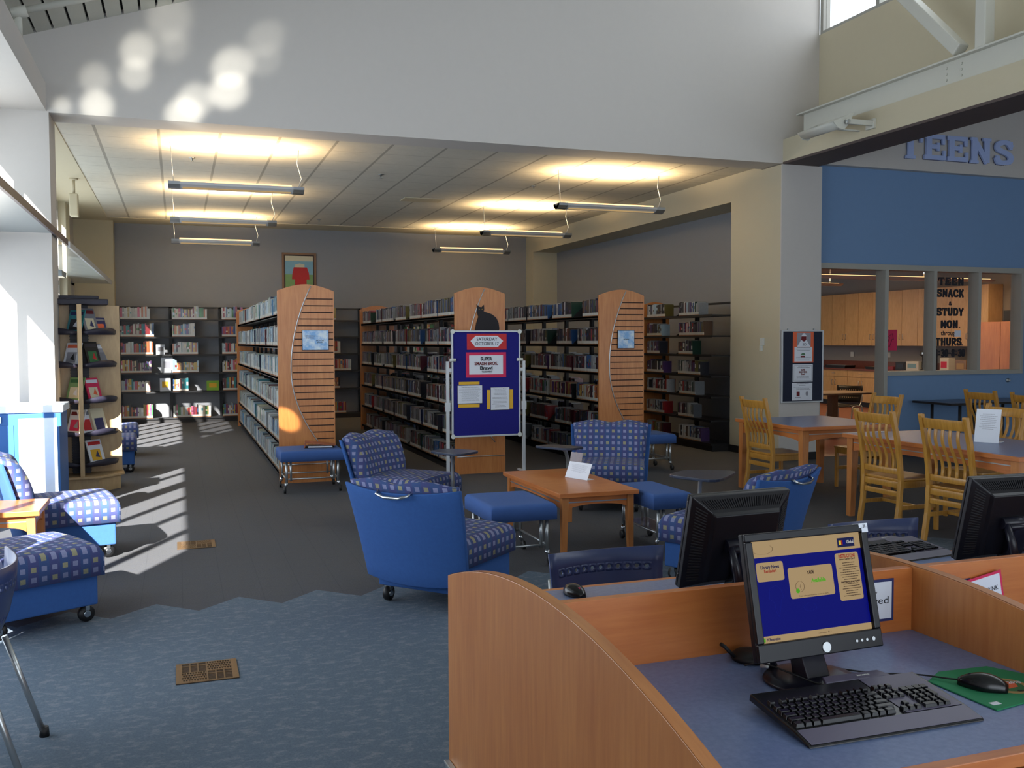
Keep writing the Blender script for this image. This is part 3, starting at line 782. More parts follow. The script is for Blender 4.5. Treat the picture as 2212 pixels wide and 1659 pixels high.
BOOKS.sort(key=lambda b: -b[0])
rest = MB()
for i, (sc, K, w, d, h, col, lean, band, info) in enumerate(BOOKS):
    if i < 300:
        mb = MB(); L0 = K.to_translation(); K2 = Matrix.Translation(-L0) @ K
        add_book(mb, K2, w, d, h, col, lean, band)
        o = mb.build('book', 'book'); o.location = L0
        nm, th, cnt, shelf, case = info
        lb = '%s%s book, %s from the near end, %s shelf of the %s' % ((th + ' ') if th else '', nm, ordn(cnt), shelf, case)
        tag(o, lb, 'book', 'books on the %s shelf of the %s' % (shelf, case))
    else:
        add_book(rest, K, w, d, h, col, 0, band)
o = rest.build('books', 'book')
tag(o, 'all the smaller rows of library books farther along the bookcases', 'books', kind='stuff')
# book ends face-out and odd books on the back wall case
def cover(x, z, w, h, c, c2, lb):
    t = thing('display_book', lb, 'book', (x, 19.99, z + 0.002), 0, 'books standing face out')
    q = MB().box(-w / 2, w / 2, 0, 0.02, 0, h, M=Matrix.Rotation(R(-8), 4, 'X')); q.build('cover', c, t)
    MB().box(-w * 0.3, w * 0.3, -0.0015, 0.0, h * 0.3, h * 0.75, M=Matrix.Rotation(R(-8), 4, 'X')).build('cover_picture', c2, t)
cover(-0.32, 1.35, 0.16, 0.2, 'paper', 'ink_soft', 'white book standing face out on the third back shelf')
cover(-0.2, 0.99, 0.22, 0.3, 'paper', 'grey_card', 'large white book leaning face out on the fourth back shelf')
cover(-0.24, 0.62, 0.2, 0.26, 'paper', 'card_yellow', 'white and yellow book face out on the fifth back shelf')
cover(0.66, 0.62, 0.24, 0.2, 'green_box', 'card_yellow', 'wide yellow green book face out on the fifth back shelf')

# black cat, blue notices and signs on the end panels
def catpts():
    return [(0.00, 0.0), (0.02, 0.10), (0.045, 0.17), (0.03, 0.215), (0.028, 0.26), (0.024, 0.32), (0.055, 0.29), (0.085, 0.285), (0.115, 0.315), (0.118, 0.26), (0.112, 0.235), (0.16, 0.22), (0.22, 0.20), (0.27, 0.16), (0.30, 0.10), (0.31, 0.03), (0.30, -0.02), (0.06, -0.05)]
t = thing('cat_cutout', 'black sitting cat cut-out on the middle orange end panel', 'decoration', (3.365, 10.888, 1.72))
MB().prism(catpts(), 'y', 0, 0.006).build('cat_silhouette', 'cat_black', t)
m = MB()
for s in (0.056, 0.092): m.lathe([(0.006, 0), (0.006, 0.001)], 10, M=Matrix.Translation((s, 0.0, 0.262)) @ Matrix.Rotation(R(90), 4, 'X'), sy=0.5)
m.build('eyes', 'card_yellow', t)
for (x, lb, l1, l2) in ((1.325, 'pale blue parchment notice clipped to the left slatted panel', 'HISTORICAL\nFICTION', 'FICTION\nBOOK'), (5.25, 'pale blue parchment notice clipped to the right slatted panel', '', 'FICTION')):
    t = thing('notice', lb, 'sign', (x, 10.88, 1.50), 0, 'blue notices on the end panels')
    wd = 0.30 if x < 3 else 0.235
    MB().box(0, wd, 0, 0.012, 0, 0.23).build('holder', 'shelf_dark', t)
    MB().box(0.006, wd - 0.006, -0.003, 0, 0.006, 0.224).build('sheet', 'blue_parchment', t)
    if l1:
        text(l1, 0.022, 'ink_soft', t, 0.09, -0.0045, 0.15); text(l2, 0.022, 'ink', t, 0.2, -0.0045, 0.1)
    else: text(l2, 0.02, 'ink', t, wd / 2, -0.0045, 0.115)
# framed picture high on the back wall
t = thing('framed_picture', 'framed picture in red, blue and green high on the grey back wall', 'picture', (2.08, 20.27, 2.55))
m = MB(); m.box(0, 0.7, 0, 0.03, 0, 0.04); m.box(0, 0.7, 0, 0.03, 0.86, 0.9); m.box(0, 0.04, 0, 0.03, 0.04, 0.86); m.box(0.66, 0.7, 0, 0.03, 0.04, 0.86)
m.build('frame', 'frame_brown', t, 0.004)
MB().box(0.04, 0.66, 0.012, 0.025, 0.04, 0.86).build('mount', 'mat_brown', t)
m = MB(); m.box(0.065, 0.635, 0.010, 0.012, 0.065, 0.45, 1); m.box(0.065, 0.635, 0.010, 0.012, 0.45, 0.73, 0); m.box(0.065, 0.635, 0.010, 0.012, 0.73, 0.835, 3)
m.prism([(0.2, 0.35), (0.56, 0.35), (0.55, 0.48), (0.51, 0.6), (0.24, 0.6), (0.21, 0.48)], 'y', 0.008, 0.01, 2); m.prism([(0.26, 0.1), (0.5, 0.1), (0.5, 0.35), (0.26, 0.35)], 'y', 0.008, 0.01, 2)
m.prism([(0.26, 0.6), (0.46, 0.6), (0.46, 0.66), (0.36, 0.68), (0.27, 0.66)], 'y', 0.008, 0.01, 3)
m.build('print', ['skyblue', 'meadow', 'barn_red', 'cream_card'], t)
# ------------------------------------------------------------------ lounge chairs
HB = lambda v: 0.36 + 0.045 * v            # half width of the back shell
def lounge_chair(label, loc, rz, tablet=None, group='patterned lounge chairs'):
    t = thing('lounge_chair', label, 'lounge chair', loc, rz, group)
    lean = lambda v: -0.30 - 0.13 * v - 0.03 * v * v
    def shell(off):
        def f(u, v):
            uu = 2 * u - 1; x = uu * HB(v)
            z = 0.17 + (0.555 + 0.035 * uu * uu) * v - 0.02 * (1 - uu * uu) * (1 - v)
            return (x, lean(v) + 0.06 * uu * uu - off, z)
        return f
    MB().slab(shell(0.0), shell(0.028), 14, 8).build('back_shell', 'fabric_blue', t, 0.006)
    def cush(front):
        def f(u, v):
            uu = 2 * u - 1; x = uu * (HB(v) - 0.03)
            top = 0.775 + 0.022 * (1 - math.cos(2 * PI * abs(uu) ** 0.9)) * 0.6
            z = 0.36 + (top - 0.36) * v
            y = lean((z - 0.17) / 0.56) + 0.06 * uu * uu + 0.002
            e = (1 - abs(uu) ** 8) * (1 - (2 * v - 1) ** 10)
            if front: y += 0.035 + 0.095 * e ** 0.5 + 0.03 * math.sin(PI * v)
            return (x, y, z)
        return f
    MB().slab(cush(True), cush(False), 16, 12).build('back_cushion', 'fabric_squares', t)
    def seat(front):
        def f(u, v):
            uu = math.sin((2 * u - 1) * PI / 2); vv = math.sin((2 * v - 1) * PI / 2)
            e = (1 - abs(uu) ** 24) * (1 - abs(vv) ** 24)
            x = uu * 0.335; y = 0.03 + vv * 0.33
            z = (0.385 + 0.055 * e ** 0.5 + 0.012 * (1 - uu * uu)) if front else 0.27
            if front: pass
            return (x, y, z)
        return f
    MB().slab(seat(True), seat(False), 20, 20).build('seat_cushion', 'fabric_squares', t)
    MB().box(-0.31, 0.31, -0.225, 0.33, 0.10, 0.27).build('skirt', 'fabric_blue', t, 0.01, 3)
    for sx in (-0.26, 0.26):
        for sy in (-0.19, 0.28):
            k = Matrix.Translation((sx, sy, 0.048)) @ Matrix.Rotation(R(90), 4, 'Y')
            c = MB().lathe([(0.02, -0.018), (0.045, -0.014), (0.047, 0), (0.045, 0.014), (0.02, 0.018)], 20, M=k).build('caster', 'rubber', t)
            q = MB(); q.lathe([(0.022, 0.019), (0.018, 0.023)], 14, M=k); q.lathe([(0.022, -0.023), (0.018, -0.019)], 14, M=k); q.box(sx - 0.024, sx + 0.024, sy - 0.012, sy + 0.012, 0.07, 0.101)
            q.build('caster_fork', 'chrome', c)
    pts = [(-0.115, lean(1) - 0.02, 0.735), (-0.11, lean(1) - 0.05, 0.72), (-0.05, lean(1) - 0.062, 0.705), (0.05, lean(1) - 0.062, 0.705), (0.11, lean(1) - 0.05, 0.72), (0.115, lean(1) - 0.02, 0.735)]
    MB().tube(pts, 0.009, 8).build('handle', 'chrome', t)
    if tablet:
        bpy.context.view_layer.update()
        inv = t.matrix_world.inverted()
        tab = [inv @ Vector((x, y, 0.66)) for x, y in tablet[0]]
        cxx = sum(p.x for p in tab) / 4; cyy = sum(p.y for p in tab) / 4
        poly = []
        for i in range(4):
            p, q, r_ = tab[i - 1], tab[i], tab[(i + 1) % 4]
            a = q.lerp(p, 0.28); b = q.lerp(r_, 0.28)
            for k in range(5):
                s = k / 4; v = a.lerp(q, s).lerp(q.lerp(b, s), s); poly.append((v.x, v.y))
        MB().prism(poly, 'z', 0.645, 0.665).build('tablet', 'tablet_grey', t, 0.004)
        foot = inv @ Vector((tablet[1][0], tablet[1][1], 0)); d = Vector((foot.x - cxx, foot.y - cyy, 0))
        P = lambda s, z: (cxx + d.x * s, cyy + d.y * s, z)
        MB().tube([P(0.0, 0.645), P(0.35, 0.635), P(0.75, 0.60), P(0.95, 0.53), P(1.0, 0.45), P(1.0, 0.16), P(1.05, 0.14), (0.3 if foot.x > 0 else -0.3, foot.y * 0.6, 0.14)], 0.016, 10).build('tablet_arm', 'alu', t)
    return t
lounge_chair('blue-backed lounge chair in front, seen from behind, nearest the carrels', (1.52, 5.66, 0), az(48))
lounge_chair('patterned lounge chair turned right, below the left end panel', (1.87, 8.08, 0), az(135), (((2.00, 7.86), (2.22, 7.98), (2.44, 7.70), (2.16, 7.50)), (2.22, 7.86)))
lounge_chair('patterned lounge chair facing the coffee table from beside the easel board', (3.92, 8.3, 0), az(207), (((2.97, 7.90), (3.17, 7.97), (3.40, 7.67), (3.18, 7.57)), (3.33, 7.93)))
lounge_chair('lounge chair seen from behind, partly hidden by the dark monitor', (3.46, 5.42, 0), az(333), (((3.20, 5.86), (3.45, 6.04), (3.80, 5.86), (3.38, 5.48)), (3.47, 5.86)))
lounge_chair('patterned lounge chair at the left edge, nearest its side table', (-0.89, 5.98, 0), az(62))
lounge_chair('sunlit patterned lounge chair beyond the side table by the windows', (-0.84, 7.80, 0), az(78))
lounge_chair('lounge chair just behind the magazine stand', (-0.86, 12.75, 0), az(88))
lounge_chair('farthest lounge chair behind the magazine stand', (-0.90, 14.45, 0), az(88))

# ------------------------------------------------------------------ ottomans
def ottoman(label, x0, x1, y0, y1, top=0.45, shelf=False):
    cx, cy = (x0 + x1) / 2, (y0 + y1) / 2; w, d = (x1 - x0) / 2, (y1 - y0) / 2
    t = thing('ottoman', label, 'ottoman', (cx, cy, 0), 0, 'blue wheeled ottomans')
    def cu(front):
        def f(u, v):
            uu = math.sin((2 * u - 1) * PI / 2); vv = math.sin((2 * v - 1) * PI / 2); e = max(0, 1 - abs(uu) ** 26) * max(0, 1 - abs(vv) ** 26)
            return (uu * w, vv * d, (top - 0.03 + 0.03 * e ** 0.5) if front else top - 0.115)
        return f
    MB().slab(cu(True), cu(False), 22, 22).build('cushion', 'fabric_blue_seat', t)
    zt = top - 0.115
    for sx in (-1, 1):
        for sy in (-1, 1):
            px, py = sx * (w - 0.06), sy * (d - 0.045)
            l = MB(); l.tube([(px, py, 0.10), (px, py, zt)], 0.014, 10); l.tube([(px - sx * 0.045, py, 0.13), (px - sx * 0.045, py, zt)], 0.012, 10)
            leg = l.build('leg', 'alu', t)
            kx, ky = px + sx * 0.02, py - 0.01
            MB().tube([(px, py, 0.11), (px + sx * 0.008, py, 0.085), (kx + sx * 0.004, ky, 0.045)], [0.018, 0.016, 0.008], 8).build('fork', 'chrome', leg)
            k = Matrix.Translation((kx, ky - 0.004, 0.036)) @ Matrix.Rotation(R(90), 4, 'Y')
            MB().lathe([(0.016, -0.013), (0.034, -0.011), (0.036, 0), (0.034, 0.011), (0.016, 0.013)], 16, M=k).build('wheel', 'rubber', leg)
    m = MB()
    for sy in (-1, 1): m.tube([(-(w - 0.06), sy * (d - 0.045), 0.15), ((w - 0.06), sy * (d - 0.045), 0.15)], 0.008, 8)
    for sx in (-1, 1): m.tube([(sx * (w - 0.06), -(d - 0.045), 0.15), (sx * (w - 0.06), (d - 0.045), 0.15)], 0.008, 8)
    m.build('stretcher', 'alu', t)
    if shelf: MB().box(-(w - 0.07), w - 0.07, -(d - 0.055), d - 0.055, 0.155, 0.16).build('lower_shelf', 'acrylic', t)
    return t
ottoman('blue ottoman before the left slatted panel, a binder on it', 1.0, 1.66, 10.12, 10.68)
ottoman('blue ottoman left of the coffee table', 2.03, 2.52, 6.2, 6.85)
ottoman('blue ottoman right of the coffee table', 3.33, 3.66, 6.28, 6.95, shelf=True)
ottoman('blue ottoman behind the lounge chair, before the right slatted panel', 5.2, 5.78, 10.32, 10.85)
t = thing('binder', 'brown ring binder lying on the ottoman before the left panel', 'binder', (1.44, 10.42, 0.452), R(-8))
MB().box(-0.16, 0.16, -0.11, 0.11, 0, 0.004).build('back_cover', 'base_black', t)
MB().prism([(-0.16, 0.004), (-0.155, 0.06), (-0.15, 0.064), (0.17, 0.026), (0.17, 0.02), (-0.14, 0.055), (-0.15, 0.004)], 'y', -0.11, 0.11).build('cover', 'binder_brown', t)
MB().box(-0.12, 0.14, -0.105, 0.105, 0.005, 0.018).build('pages', 'paper', t)

# ------------------------------------------------------------------ tables
def table(name, label, cat, x0, x1, y0, y1, h, top='maple_orange_across', inset=None, apron=0.09, leg=0.055, group=None, arch=True, edge=0.034):
    t = thing(name, label, cat, ((x0 + x1) / 2, (y0 + y1) / 2, 0), 0, group)
    w, d = (x1 - x0) / 2, (y1 - y0) / 2
    o = MB().box(-w, w, -d, d, h - edge, h).build('tabletop', top, t, 0.003)
    if inset: MB().box(-w + 0.022, w - 0.022, -d + 0.022, d - 0.022, h, h + 0.0012).build('laminate_inlay', inset, o)
    zt = h - edge
    for sx in (-1, 1):
        for sy in (-1, 1):
            ox, oy = sx * (w - 0.03), sy * (d - 0.03)
            vs = []
            for (zz, k) in ((zt, leg), (0.0, leg * 0.72)):
                vs += [(ox, oy, zz), (ox - sx * k, oy, zz), (ox - sx * k, oy - sy * k, zz), (ox, oy - sy * k, zz)]
            MB().add(vs, [(0, 1, 2, 3), (7, 6, 5, 4), (0, 4, 5, 1), (1, 5, 6, 2), (2, 6, 7, 3), (3, 7, 4, 0)]).build('leg', 'maple_orange', t, 0.002)
    def side(L, axis, off, s):
        n = 12
        pts = [(-L, zt), (L, zt)] + [(L - 2 * L * i / n, zt - apron - (0.035 if arch else 0) * (1 - math.sin(PI * i / n) ** 0.5)) for i in range(n + 1)]
        a = MB().prism(pts, axis, off, off + 0.02 * s).build('apron', 'maple_orange_across', t)
        m = MB()
        e = off + 0.0 * s - 0.0025 * s
        if axis == 'y': m.box(-L, L, min(e, off), max(e, off), zt - 0.045, zt - 0.036)
        else: m.box(min(e, off), max(e, off), -L, L, zt - 0.045, zt - 0.036)
        m.build('metal_inlay', 'alu', a)
    lx, ly = w - 0.03 - leg, d - 0.03 - leg
    side(lx, 'y', -(d - 0.04), 1); side(lx, 'y', d - 0.04, -1)
    side(ly, 'x', -(w - 0.04), 1); side(ly, 'x', w - 0.04, -1)
    return t
table('coffee_table', 'low orange wood coffee table among the lounge chairs', 'coffee table', 2.64, 3.29, 6.44, 7.74, 0.47, apron=0.06)
table('side_table', 'low orange wood side table between the window lounge chairs', 'side table', -1.45, -0.87, 6.84, 7.38, 0.5, apron=0.07)
table('study_table', 'square study table with blue top, nearest the cream wall', 'table', 5.71, 6.84, 7.73, 8.91, 0.75, inset='laminate_blue', apron=0.08, leg=0.075, group='study tables')
table('study_table', 'long blue-topped study table at the right edge holding a white sign', 'table', 5.7, 6.72, 5.2, 7.13, 0.75, inset='laminate_blue', apron=0.08, leg=0.075, group='study tables')

# ------------------------------------------------------------------ wooden chairs
def wood_chair(label, loc, rz):
    t = thing('wooden_chair', label, 'chair', loc, rz, 'slat-back oak chairs')
    for s in (-1, 1):
        x = s * 0.205
        prof = [(-0.235, 0.0), (-0.20, 0.22), (-0.185, 0.44), (-0.20, 0.60), (-0.235, 0.80), (-0.285, 1.0), (-0.285, 1.015)]
        pts = [(y - 0.018, z) for y, z in prof] + [(y + 0.02, z) for y, z in prof[::-1]]
        MB().prism(pts, 'x', x - 0.018 + 0.006 * s, x + 0.018 + 0.006 * s).build('back_post', 'oak', t, 0.003)
        MB().prism([(0.19, 0.43), (0.225, 0.43), (0.222, 0.0), (0.197, 0.0)], 'x', x - 0.018, x + 0.018).build('front_leg', 'oak', t, 0.003)
        MB().box(x - 0.01, x + 0.01, -0.19, 0.2, 0.19, 0.225).box(x - 0.01, x + 0.01, -0.18, 0.2, 0.37, 0.425).build('side_rail', 'oak', t, 0.002)
    def rail(z0, z1, y, cur, yt=None):
        yt = y if yt is None else yt
        yy = lambda v: y + (yt - y) * v
        f = lambda o: (lambda u, v: ((2 * u - 1) * 0.192, yy(v) - cur * (1 - (2 * u - 1) ** 2) + o, z0 + (z1 - z0) * v))
        return MB().slab(f(0.011), f(-0.011), 8, 2)
    rail(0.905, 0.985, -0.258, 0.022, -0.278).build('top_rail', 'oak', t, 0.003)
    rail(0.485, 0.535, -0.188, 0.018).build('lower_back_rail', 'oak', t, 0.003)
    rail(0.30, 0.345, -0.19, 0.0).build('back_stretcher', 'oak', t, 0.003)
    rail(0.37, 0.425, -0.186, 0.0).build('back_stretcher', 'oak', t, 0.003)
    for i in range(5):
        u = (i + 0.5) / 5; uu = 2 * u - 1; x = uu * 0.17 ; cv = (1 - (uu * 0.9) ** 2)
        def P(o, e):
            def f(a, v):
                z = 0.53 + 0.38 * v
                y = -0.188 - 0.072 * v - 0.02 * cv + 0.022 * math.sin(2 * PI * v)
                return (x + (a - 0.5) * 0.026 + 0.0 * v, y + o, z)
            return f
        MB().slab(P(0.006, 0), P(-0.006, 0), 1, 10).build('back_slat', 'oak', t, 0.002)
    def st(top):
        def f(u, v):
            uu = 2 * u - 1; vv = v
            x = uu * (0.205 + 0.02 * vv); y = -0.185 + 0.42 * vv
            z = 0.447 - (0.014 * (1 - uu * uu) * math.sin(PI * min(1, vv * 1.1)) if top else 0) if top else 0.425
            return (x, y, z)
        return f
    MB().slab(st(True), st(False), 10, 8).build('seat', 'oak', t, 0.004)
    MB().box(-0.19, 0.19, 0.2, 0.218, 0.37, 0.425).build('front_rail', 'oak', t, 0.002)
    MB().box(-0.195, 0.195, 0.0, 0.02, 0.195, 0.22).build('cross_stretcher', 'oak', t, 0.002)
    return t
wc = wood_chair('oak slat-back chair left of the square study table, by the wall', (5.86, 8.37, 0), az(90))
WX = 5.80
dup(wc, (5.79, 6.50, 0), az(88), 'oak slat-back chair on the left of the long table, nearer its far corner')
dup(wc, (5.84, 5.80, 0), az(86), 'oak slat-back chair half hidden by the right rear monitor')
dup(wc, (6.98, 8.35, 0), az(270), 'oak slat-back chair between the square table and the doorway')
dup(wc, (6.76, 6.56, 0), az(270), 'oak slat-back chair behind the white table sign')
dup(wc, (9.05, 8.56, 0), az(90), 'oak slat-back chair before the long black table, left one')
dup(wc, (9.05, 7.90, 0), az(90), 'oak slat-back chair cut off by the right edge, before the black table')
# black folding table along the blue wall
t = thing('folding_table', 'long black table against the blue wall', 'table', (9.7, 9.95, 0))
MB().box(0, 2.6, 0, 0.7, 0.725, 0.75).build('tabletop', 'tablet_grey', t, 0.004)
MB().box(-0.004, 2.604, -0.004, 0.704, 0.72, 0.748).build('edge_band', 'base_black', t)
for s in (0.25, 1.0, 2.3):
    MB().tube([(s, 0.1, 0.72), (s, 0.1, 0.02)], 0.02).tube([(s, 0.6, 0.72), (s, 0.6, 0.02)], 0.02).box(s - 0.02, s + 0.02, 0.02, 0.68, 0.0, 0.03).build('leg', 'base_black', t)
# table signs
def sign(name, label, cat, loc, rz, w, h, tilt, mat='paper_lit', txt=True):
    t = thing(name, label, cat, loc, rz)
    K = Matrix.Rotation(R(-tilt), 4, 'X')
    MB().box(-w / 2, w / 2, 0, 0.004, 0, h, M=K).build('front_sheet', mat, t)
    if txt:
        m = MB(); lines(m, -w * 0.36, w * 0.36, 0, h * 0.35, h * 0.85, 9, 0, 0.16, 3)
        for i in range(len(m.v)): m.v[i] = tuple(K @ Vector(m.v[i]))
        m.build('printed_text', 'grey_card', t)
    MB().box(-w / 2, w / 2, -0.002, h * 0.55, -0.0, 0.003).build('foot', mat, t)
    return t
sign('table_sign', 'tall white leaning sign on the long study table', 'sign', (6.27, 6.05, 0.752), R(-62), 0.19, 0.28, 14)
t = sign('table_sign', 'white landscape sign on the coffee table', 'sign', (3.06, 7.12, 0.471), R(-69), 0.26, 0.14, 24, txt=True)
t = thing('table_card', 'brownish clear card standing behind the white coffee table sign', 'card', (3.13, 7.34, 0.471), R(-69))
MB().box(-0.07, 0.07, 0, 0.004, 0, 0.19, M=Matrix.Rotation(R(-14), 4, 'X')).build('card', 'acrylic', t)
MB().box(-0.07, 0.07, 0, 0.09, 0, 0.003).build('foot', 'acrylic', t)

# ------------------------------------------------------------------ perforated stacking chairs
def shell_chair(name, label, loc, rz, mat='shell_blue', back_top=0.79, group='perforated shell chairs'):
    t = thing(name, label, 'chair', loc, rz, group)
    # back with a row of round holes: built of square cells
    W_, NC = 0.245, 11
    zr = [back_top - 0.30, back_top - 0.235, back_top - 0.20, back_top - 0.10, back_top - 0.065, back_top]
    rows = [(zr[0], zr[1], False), (zr[1], zr[2], True), (zr[2], zr[3], False), (zr[3], zr[4], True), (zr[4], zr[5], False)]
    def P(x, z):
        u = x / W_; v = (z - zr[0]) / (zr[5] - zr[0])
        return (x * (1 - 0.1 * (1 - v)), -0.20 - 0.07 * v + 0.07 * u * u - 0.02 * math.sin(PI * v) , z - (0.012 * (1 - u * u) if v > 0.9 else 0))
    m = MB(); cw = 2 * W_ / 13
    for (a, b, hol) in rows:
        for i in range(13):
            x0 = -W_ + i * cw; x1 = x0 + cw
            if not hol or i in (0, 12): m.add([P(x0, a), P(x1, a), P(x1, b), P(x0, b)], [(0, 1, 2, 3)], sm=True)
            else:
                cx, cz = (x0 + x1) / 2, (a + b) / 2; r = 0.0085
                o_ = []; i_ = []
                for k in range(8):
                    t_ = 2 * PI * (k + 0.5) / 8; i_.append((cx + r * math.cos(t_), cz + r * math.sin(t_)))
                hx, hz = cw / 2, (b - a) / 2
                for sx, sz in ((1, .4), (.4, 1), (-.4, 1), (-1, .4), (-1, -.4), (-.4, -1), (.4, -1), (1, -.4)): o_.append((cx + sx * hx, cz + sz * hz))
                corners = [(cx + hx, cz + hz), (cx - hx, cz + hz), (cx - hx, cz - hz), (cx + hx, cz - hz)]
                vs = [P(*q) for q in i_ + o_ + corners]
                fs = [(k, 8 + k, 8 + (k + 1) % 8, (k + 1) % 8) for k in range(8)] + [(8, 16, 9), (10, 17, 11), (12, 18, 13), (14, 19, 15)]
                m.add(vs, fs, sm=True)
    o = m.build('back_shell', mat, t)
    bm = bmesh.new(); bm.from_mesh(o.data); bmesh.ops.remove_doubles(bm, verts=bm.verts[:], dist=0.0003); bmesh.ops.recalc_face_normals(bm, faces=bm.faces[:]); bm.to_mesh(o.data); bm.free()
    s_ = o.modifiers.new('thick', 'SOLIDIFY'); s_.thickness = 0.008; s_.offset = 0
    f = lambda o_: (lambda u, v: ((2 * u - 1) * (0.215 + 0.01 * v), -0.16 + 0.38 * v, 0.45 - 0.02 * math.sin(PI * v) + 0.02 * (2 * u - 1) ** 2 + o_ - (0.03 * max(0, v - 0.85) / 0.15)))
    MB().slab(f(0.005), f(-0.005), 8, 10).build('seat_shell', mat, t)
    for s in (-1, 1):
        MB().tube([(s * 0.25, 0.26, 0.01), (s * 0.225, 0.16, 0.42), (s * 0.215, 0.05, 0.435), (s * 0.22, -0.12, 0.435), (s * 0.23, -0.19, 0.52), (s * 0.232, -0.21, back_top - 0.1)], 0.012, 10).build('frame', 'alu', t)
        MB().tube([(s * 0.222, -0.19, 0.435), (s * 0.25, -0.32, 0.01)], 0.012, 10).build('rear_leg', 'alu', t)
        MB().lathe([(0.02, 0), (0.016, 0.04)], 12, M=Matrix.Translation((s * 0.25, 0.262, 0))).lathe([(0.02, 0), (0.016, 0.04)], 12, M=Matrix.Translation((s * 0.25, -0.322, 0))).build('foot_cap', 'rubber', t)
    MB().tube([(-0.22, 0.02, 0.42), (0.22, 0.02, 0.42)], 0.009, 8).build('crossbar', 'alu', t)
    return t
shell_chair('stacking_chair', 'blue perforated chair behind the left rear monitor', (1.56, 3.12, 0), R(180))
shell_chair('stacking_chair', 'blue perforated chair behind the right rear monitor', (2.93, 3.24, 0), R(180))
shell_chair('stacking_chair', 'metal-legged perforated chair cut off by the left edge', (-0.86, 3.96, 0), R(90))
shell_chair('stacking_chair', 'dark perforated chair at the brown kitchen table', (11.0, 13.7, 0), R(160), 'shell_black', group=None) if False else None
# ------------------------------------------------------------------ easel notice board
t = thing('easel_board', 'tall royal blue felt board on an aluminium wheeled stand', 'notice board', (2.93, 10.38, 0), R(0))
BW, B0, B1 = 0.83, 0.50, 1.72
MB().box(0.02, BW - 0.02, 0.004, 0.02, B0 + 0.02, B1 - 0.02).build('felt', 'felt_blue', t)
m = MB(); m.box(0, 0.02, -0.004, 0.026, B0, B1); m.box(BW - 0.02, BW, -0.004, 0.026, B0, B1); m.box(0.02, BW - 0.02, -0.004, 0.026, B0, B0 + 0.02); m.box(0.02, BW - 0.02, -0.004, 0.026, B1 - 0.02, B1)
m.build('board_frame', 'alu_paint', t, 0.003)
for x in (0.012, BW - 0.012):
    for z in (B0 + 0.012, B1 - 0.012): MB().lathe([(0.026, 0), (0.026, 0.006)], 14, M=Matrix.Translation((x, -0.004, z)) @ Matrix.Rotation(R(90), 4, 'X')).build('corner_cap', 'plastic_white', t)
for s, x in ((-1, -0.045), (1, BW + 0.045)):
    m = MB(); m.box(x - 0.018, x + 0.018, 0.0, 0.03, 0.07, 1.37); m.box(x - 0.03, x + 0.03, -0.002, 0.032, 0.80, 0.90); m.box(min(x, x - s * 0.045), max(x, x - s * 0.045), 0.002, 0.028, 1.25, 1.29)
    m.build('stand_post', 'alu_paint', t, 0.003)
    MB().tube([(x - s * 0.05, 0.0, 1.385), (x - s * 0.0, 0.0, 1.385)] if False else [(x - s * 0.09, -0.012, 1.385), (x - s * 0.02, -0.012, 1.385)], 0.018, 10).build('clamp', 'plastic_white', t)
    f = MB(); f.beam((x, -0.14 if s < 0 else -0.10, 0.078), (x, 0.20, 0.078), 0.032, 0.022); b = f.build('foot', 'alu_paint', t, 0.003)
    for yy in (-0.12 if s < 0 else -0.08, 0.18): MB().lathe([(0.018, -0.01), (0.032, -0.008), (0.032, 0.008), (0.018, 0.01)], 14, M=Matrix.Translation((x, yy, 0.034)) @ Matrix.Rotation(R(90), 4, 'Y')).build('caster', 'rubber', b)
def sheet(par, x0, x1, z0, z1, mat, y, name='sheet', pts=None, rot=0):
    m = MB()
    if pts: m.prism(pts, 'y', y, y + 0.0015)
    else: m.box(x0, x1, y, y + 0.0015, z0, z1)
    return m.build(name, mat, par)
p = lambda u, v: (u * BW / 590.0, B1 - (v) * (B1 - B0) / 1000.0)      # u 0..590, v 0..1000
def rc(u0, v0, u1, v1): a = p(u0, v0); b = p(u1, v1); return a[0], b[0], b[1], a[1]
a = rc(130, 30, 470, 180); sheet(t, *a, 'card_red', 0.002, 'red_card')
hx = [p(160, 98), p(205, 50), p(390, 50), p(440, 98), p(395, 155), p(200, 155)]
sheet(t, 0, 0, 0, 0, 'paper', 0.0003, 'date_sign', hx)
c1 = p(300, 82); text('SATURDAY', 0.052, 'ink', t, c1[0], -0.0012, c1[1], width=0.25); c1 = p(300, 125); text('OCTOBER 17', 0.052, 'ink', t, c1[0], -0.0012, c1[1], width=0.28)
a = rc(120, 205, 465, 440); sheet(t, *a, 'card_pink', 0.002, 'pink_card')
a = rc(148, 232, 438, 412); sheet(t, *a, 'paper', 0.0003, 'title_sign')
c1 = p(293, 268); text('SUPER', 0.055, 'ink', t, c1[0], -0.0014, c1[1], bold=0.002, width=0.14)
c1 = p(293, 312); text('SMASH BROS.', 0.05, 'dark_red', t, c1[0], -0.0014, c1[1], bold=0.002, width=0.28)
c1 = p(293, 354); text('Brawl', 0.055, 'ink', t, c1[0], -0.0014, c1[1], bold=0.002, width=0.15)
c1 = p(300, 388); text('TOURNAMENT', 0.03, 'ink', t, c1[0], -0.0014, c1[1], width=0.13)
for q in ((60, 480, 235, 506), (55, 690, 235, 720)): sheet(t, *rc(*q), 'card_yellow', 0.002, 'yellow_card')
for q in ((298, 560, 325, 742), (495, 560, 525, 742)): sheet(t, *rc(*q), 'card_yellow', 0.002, 'yellow_card')
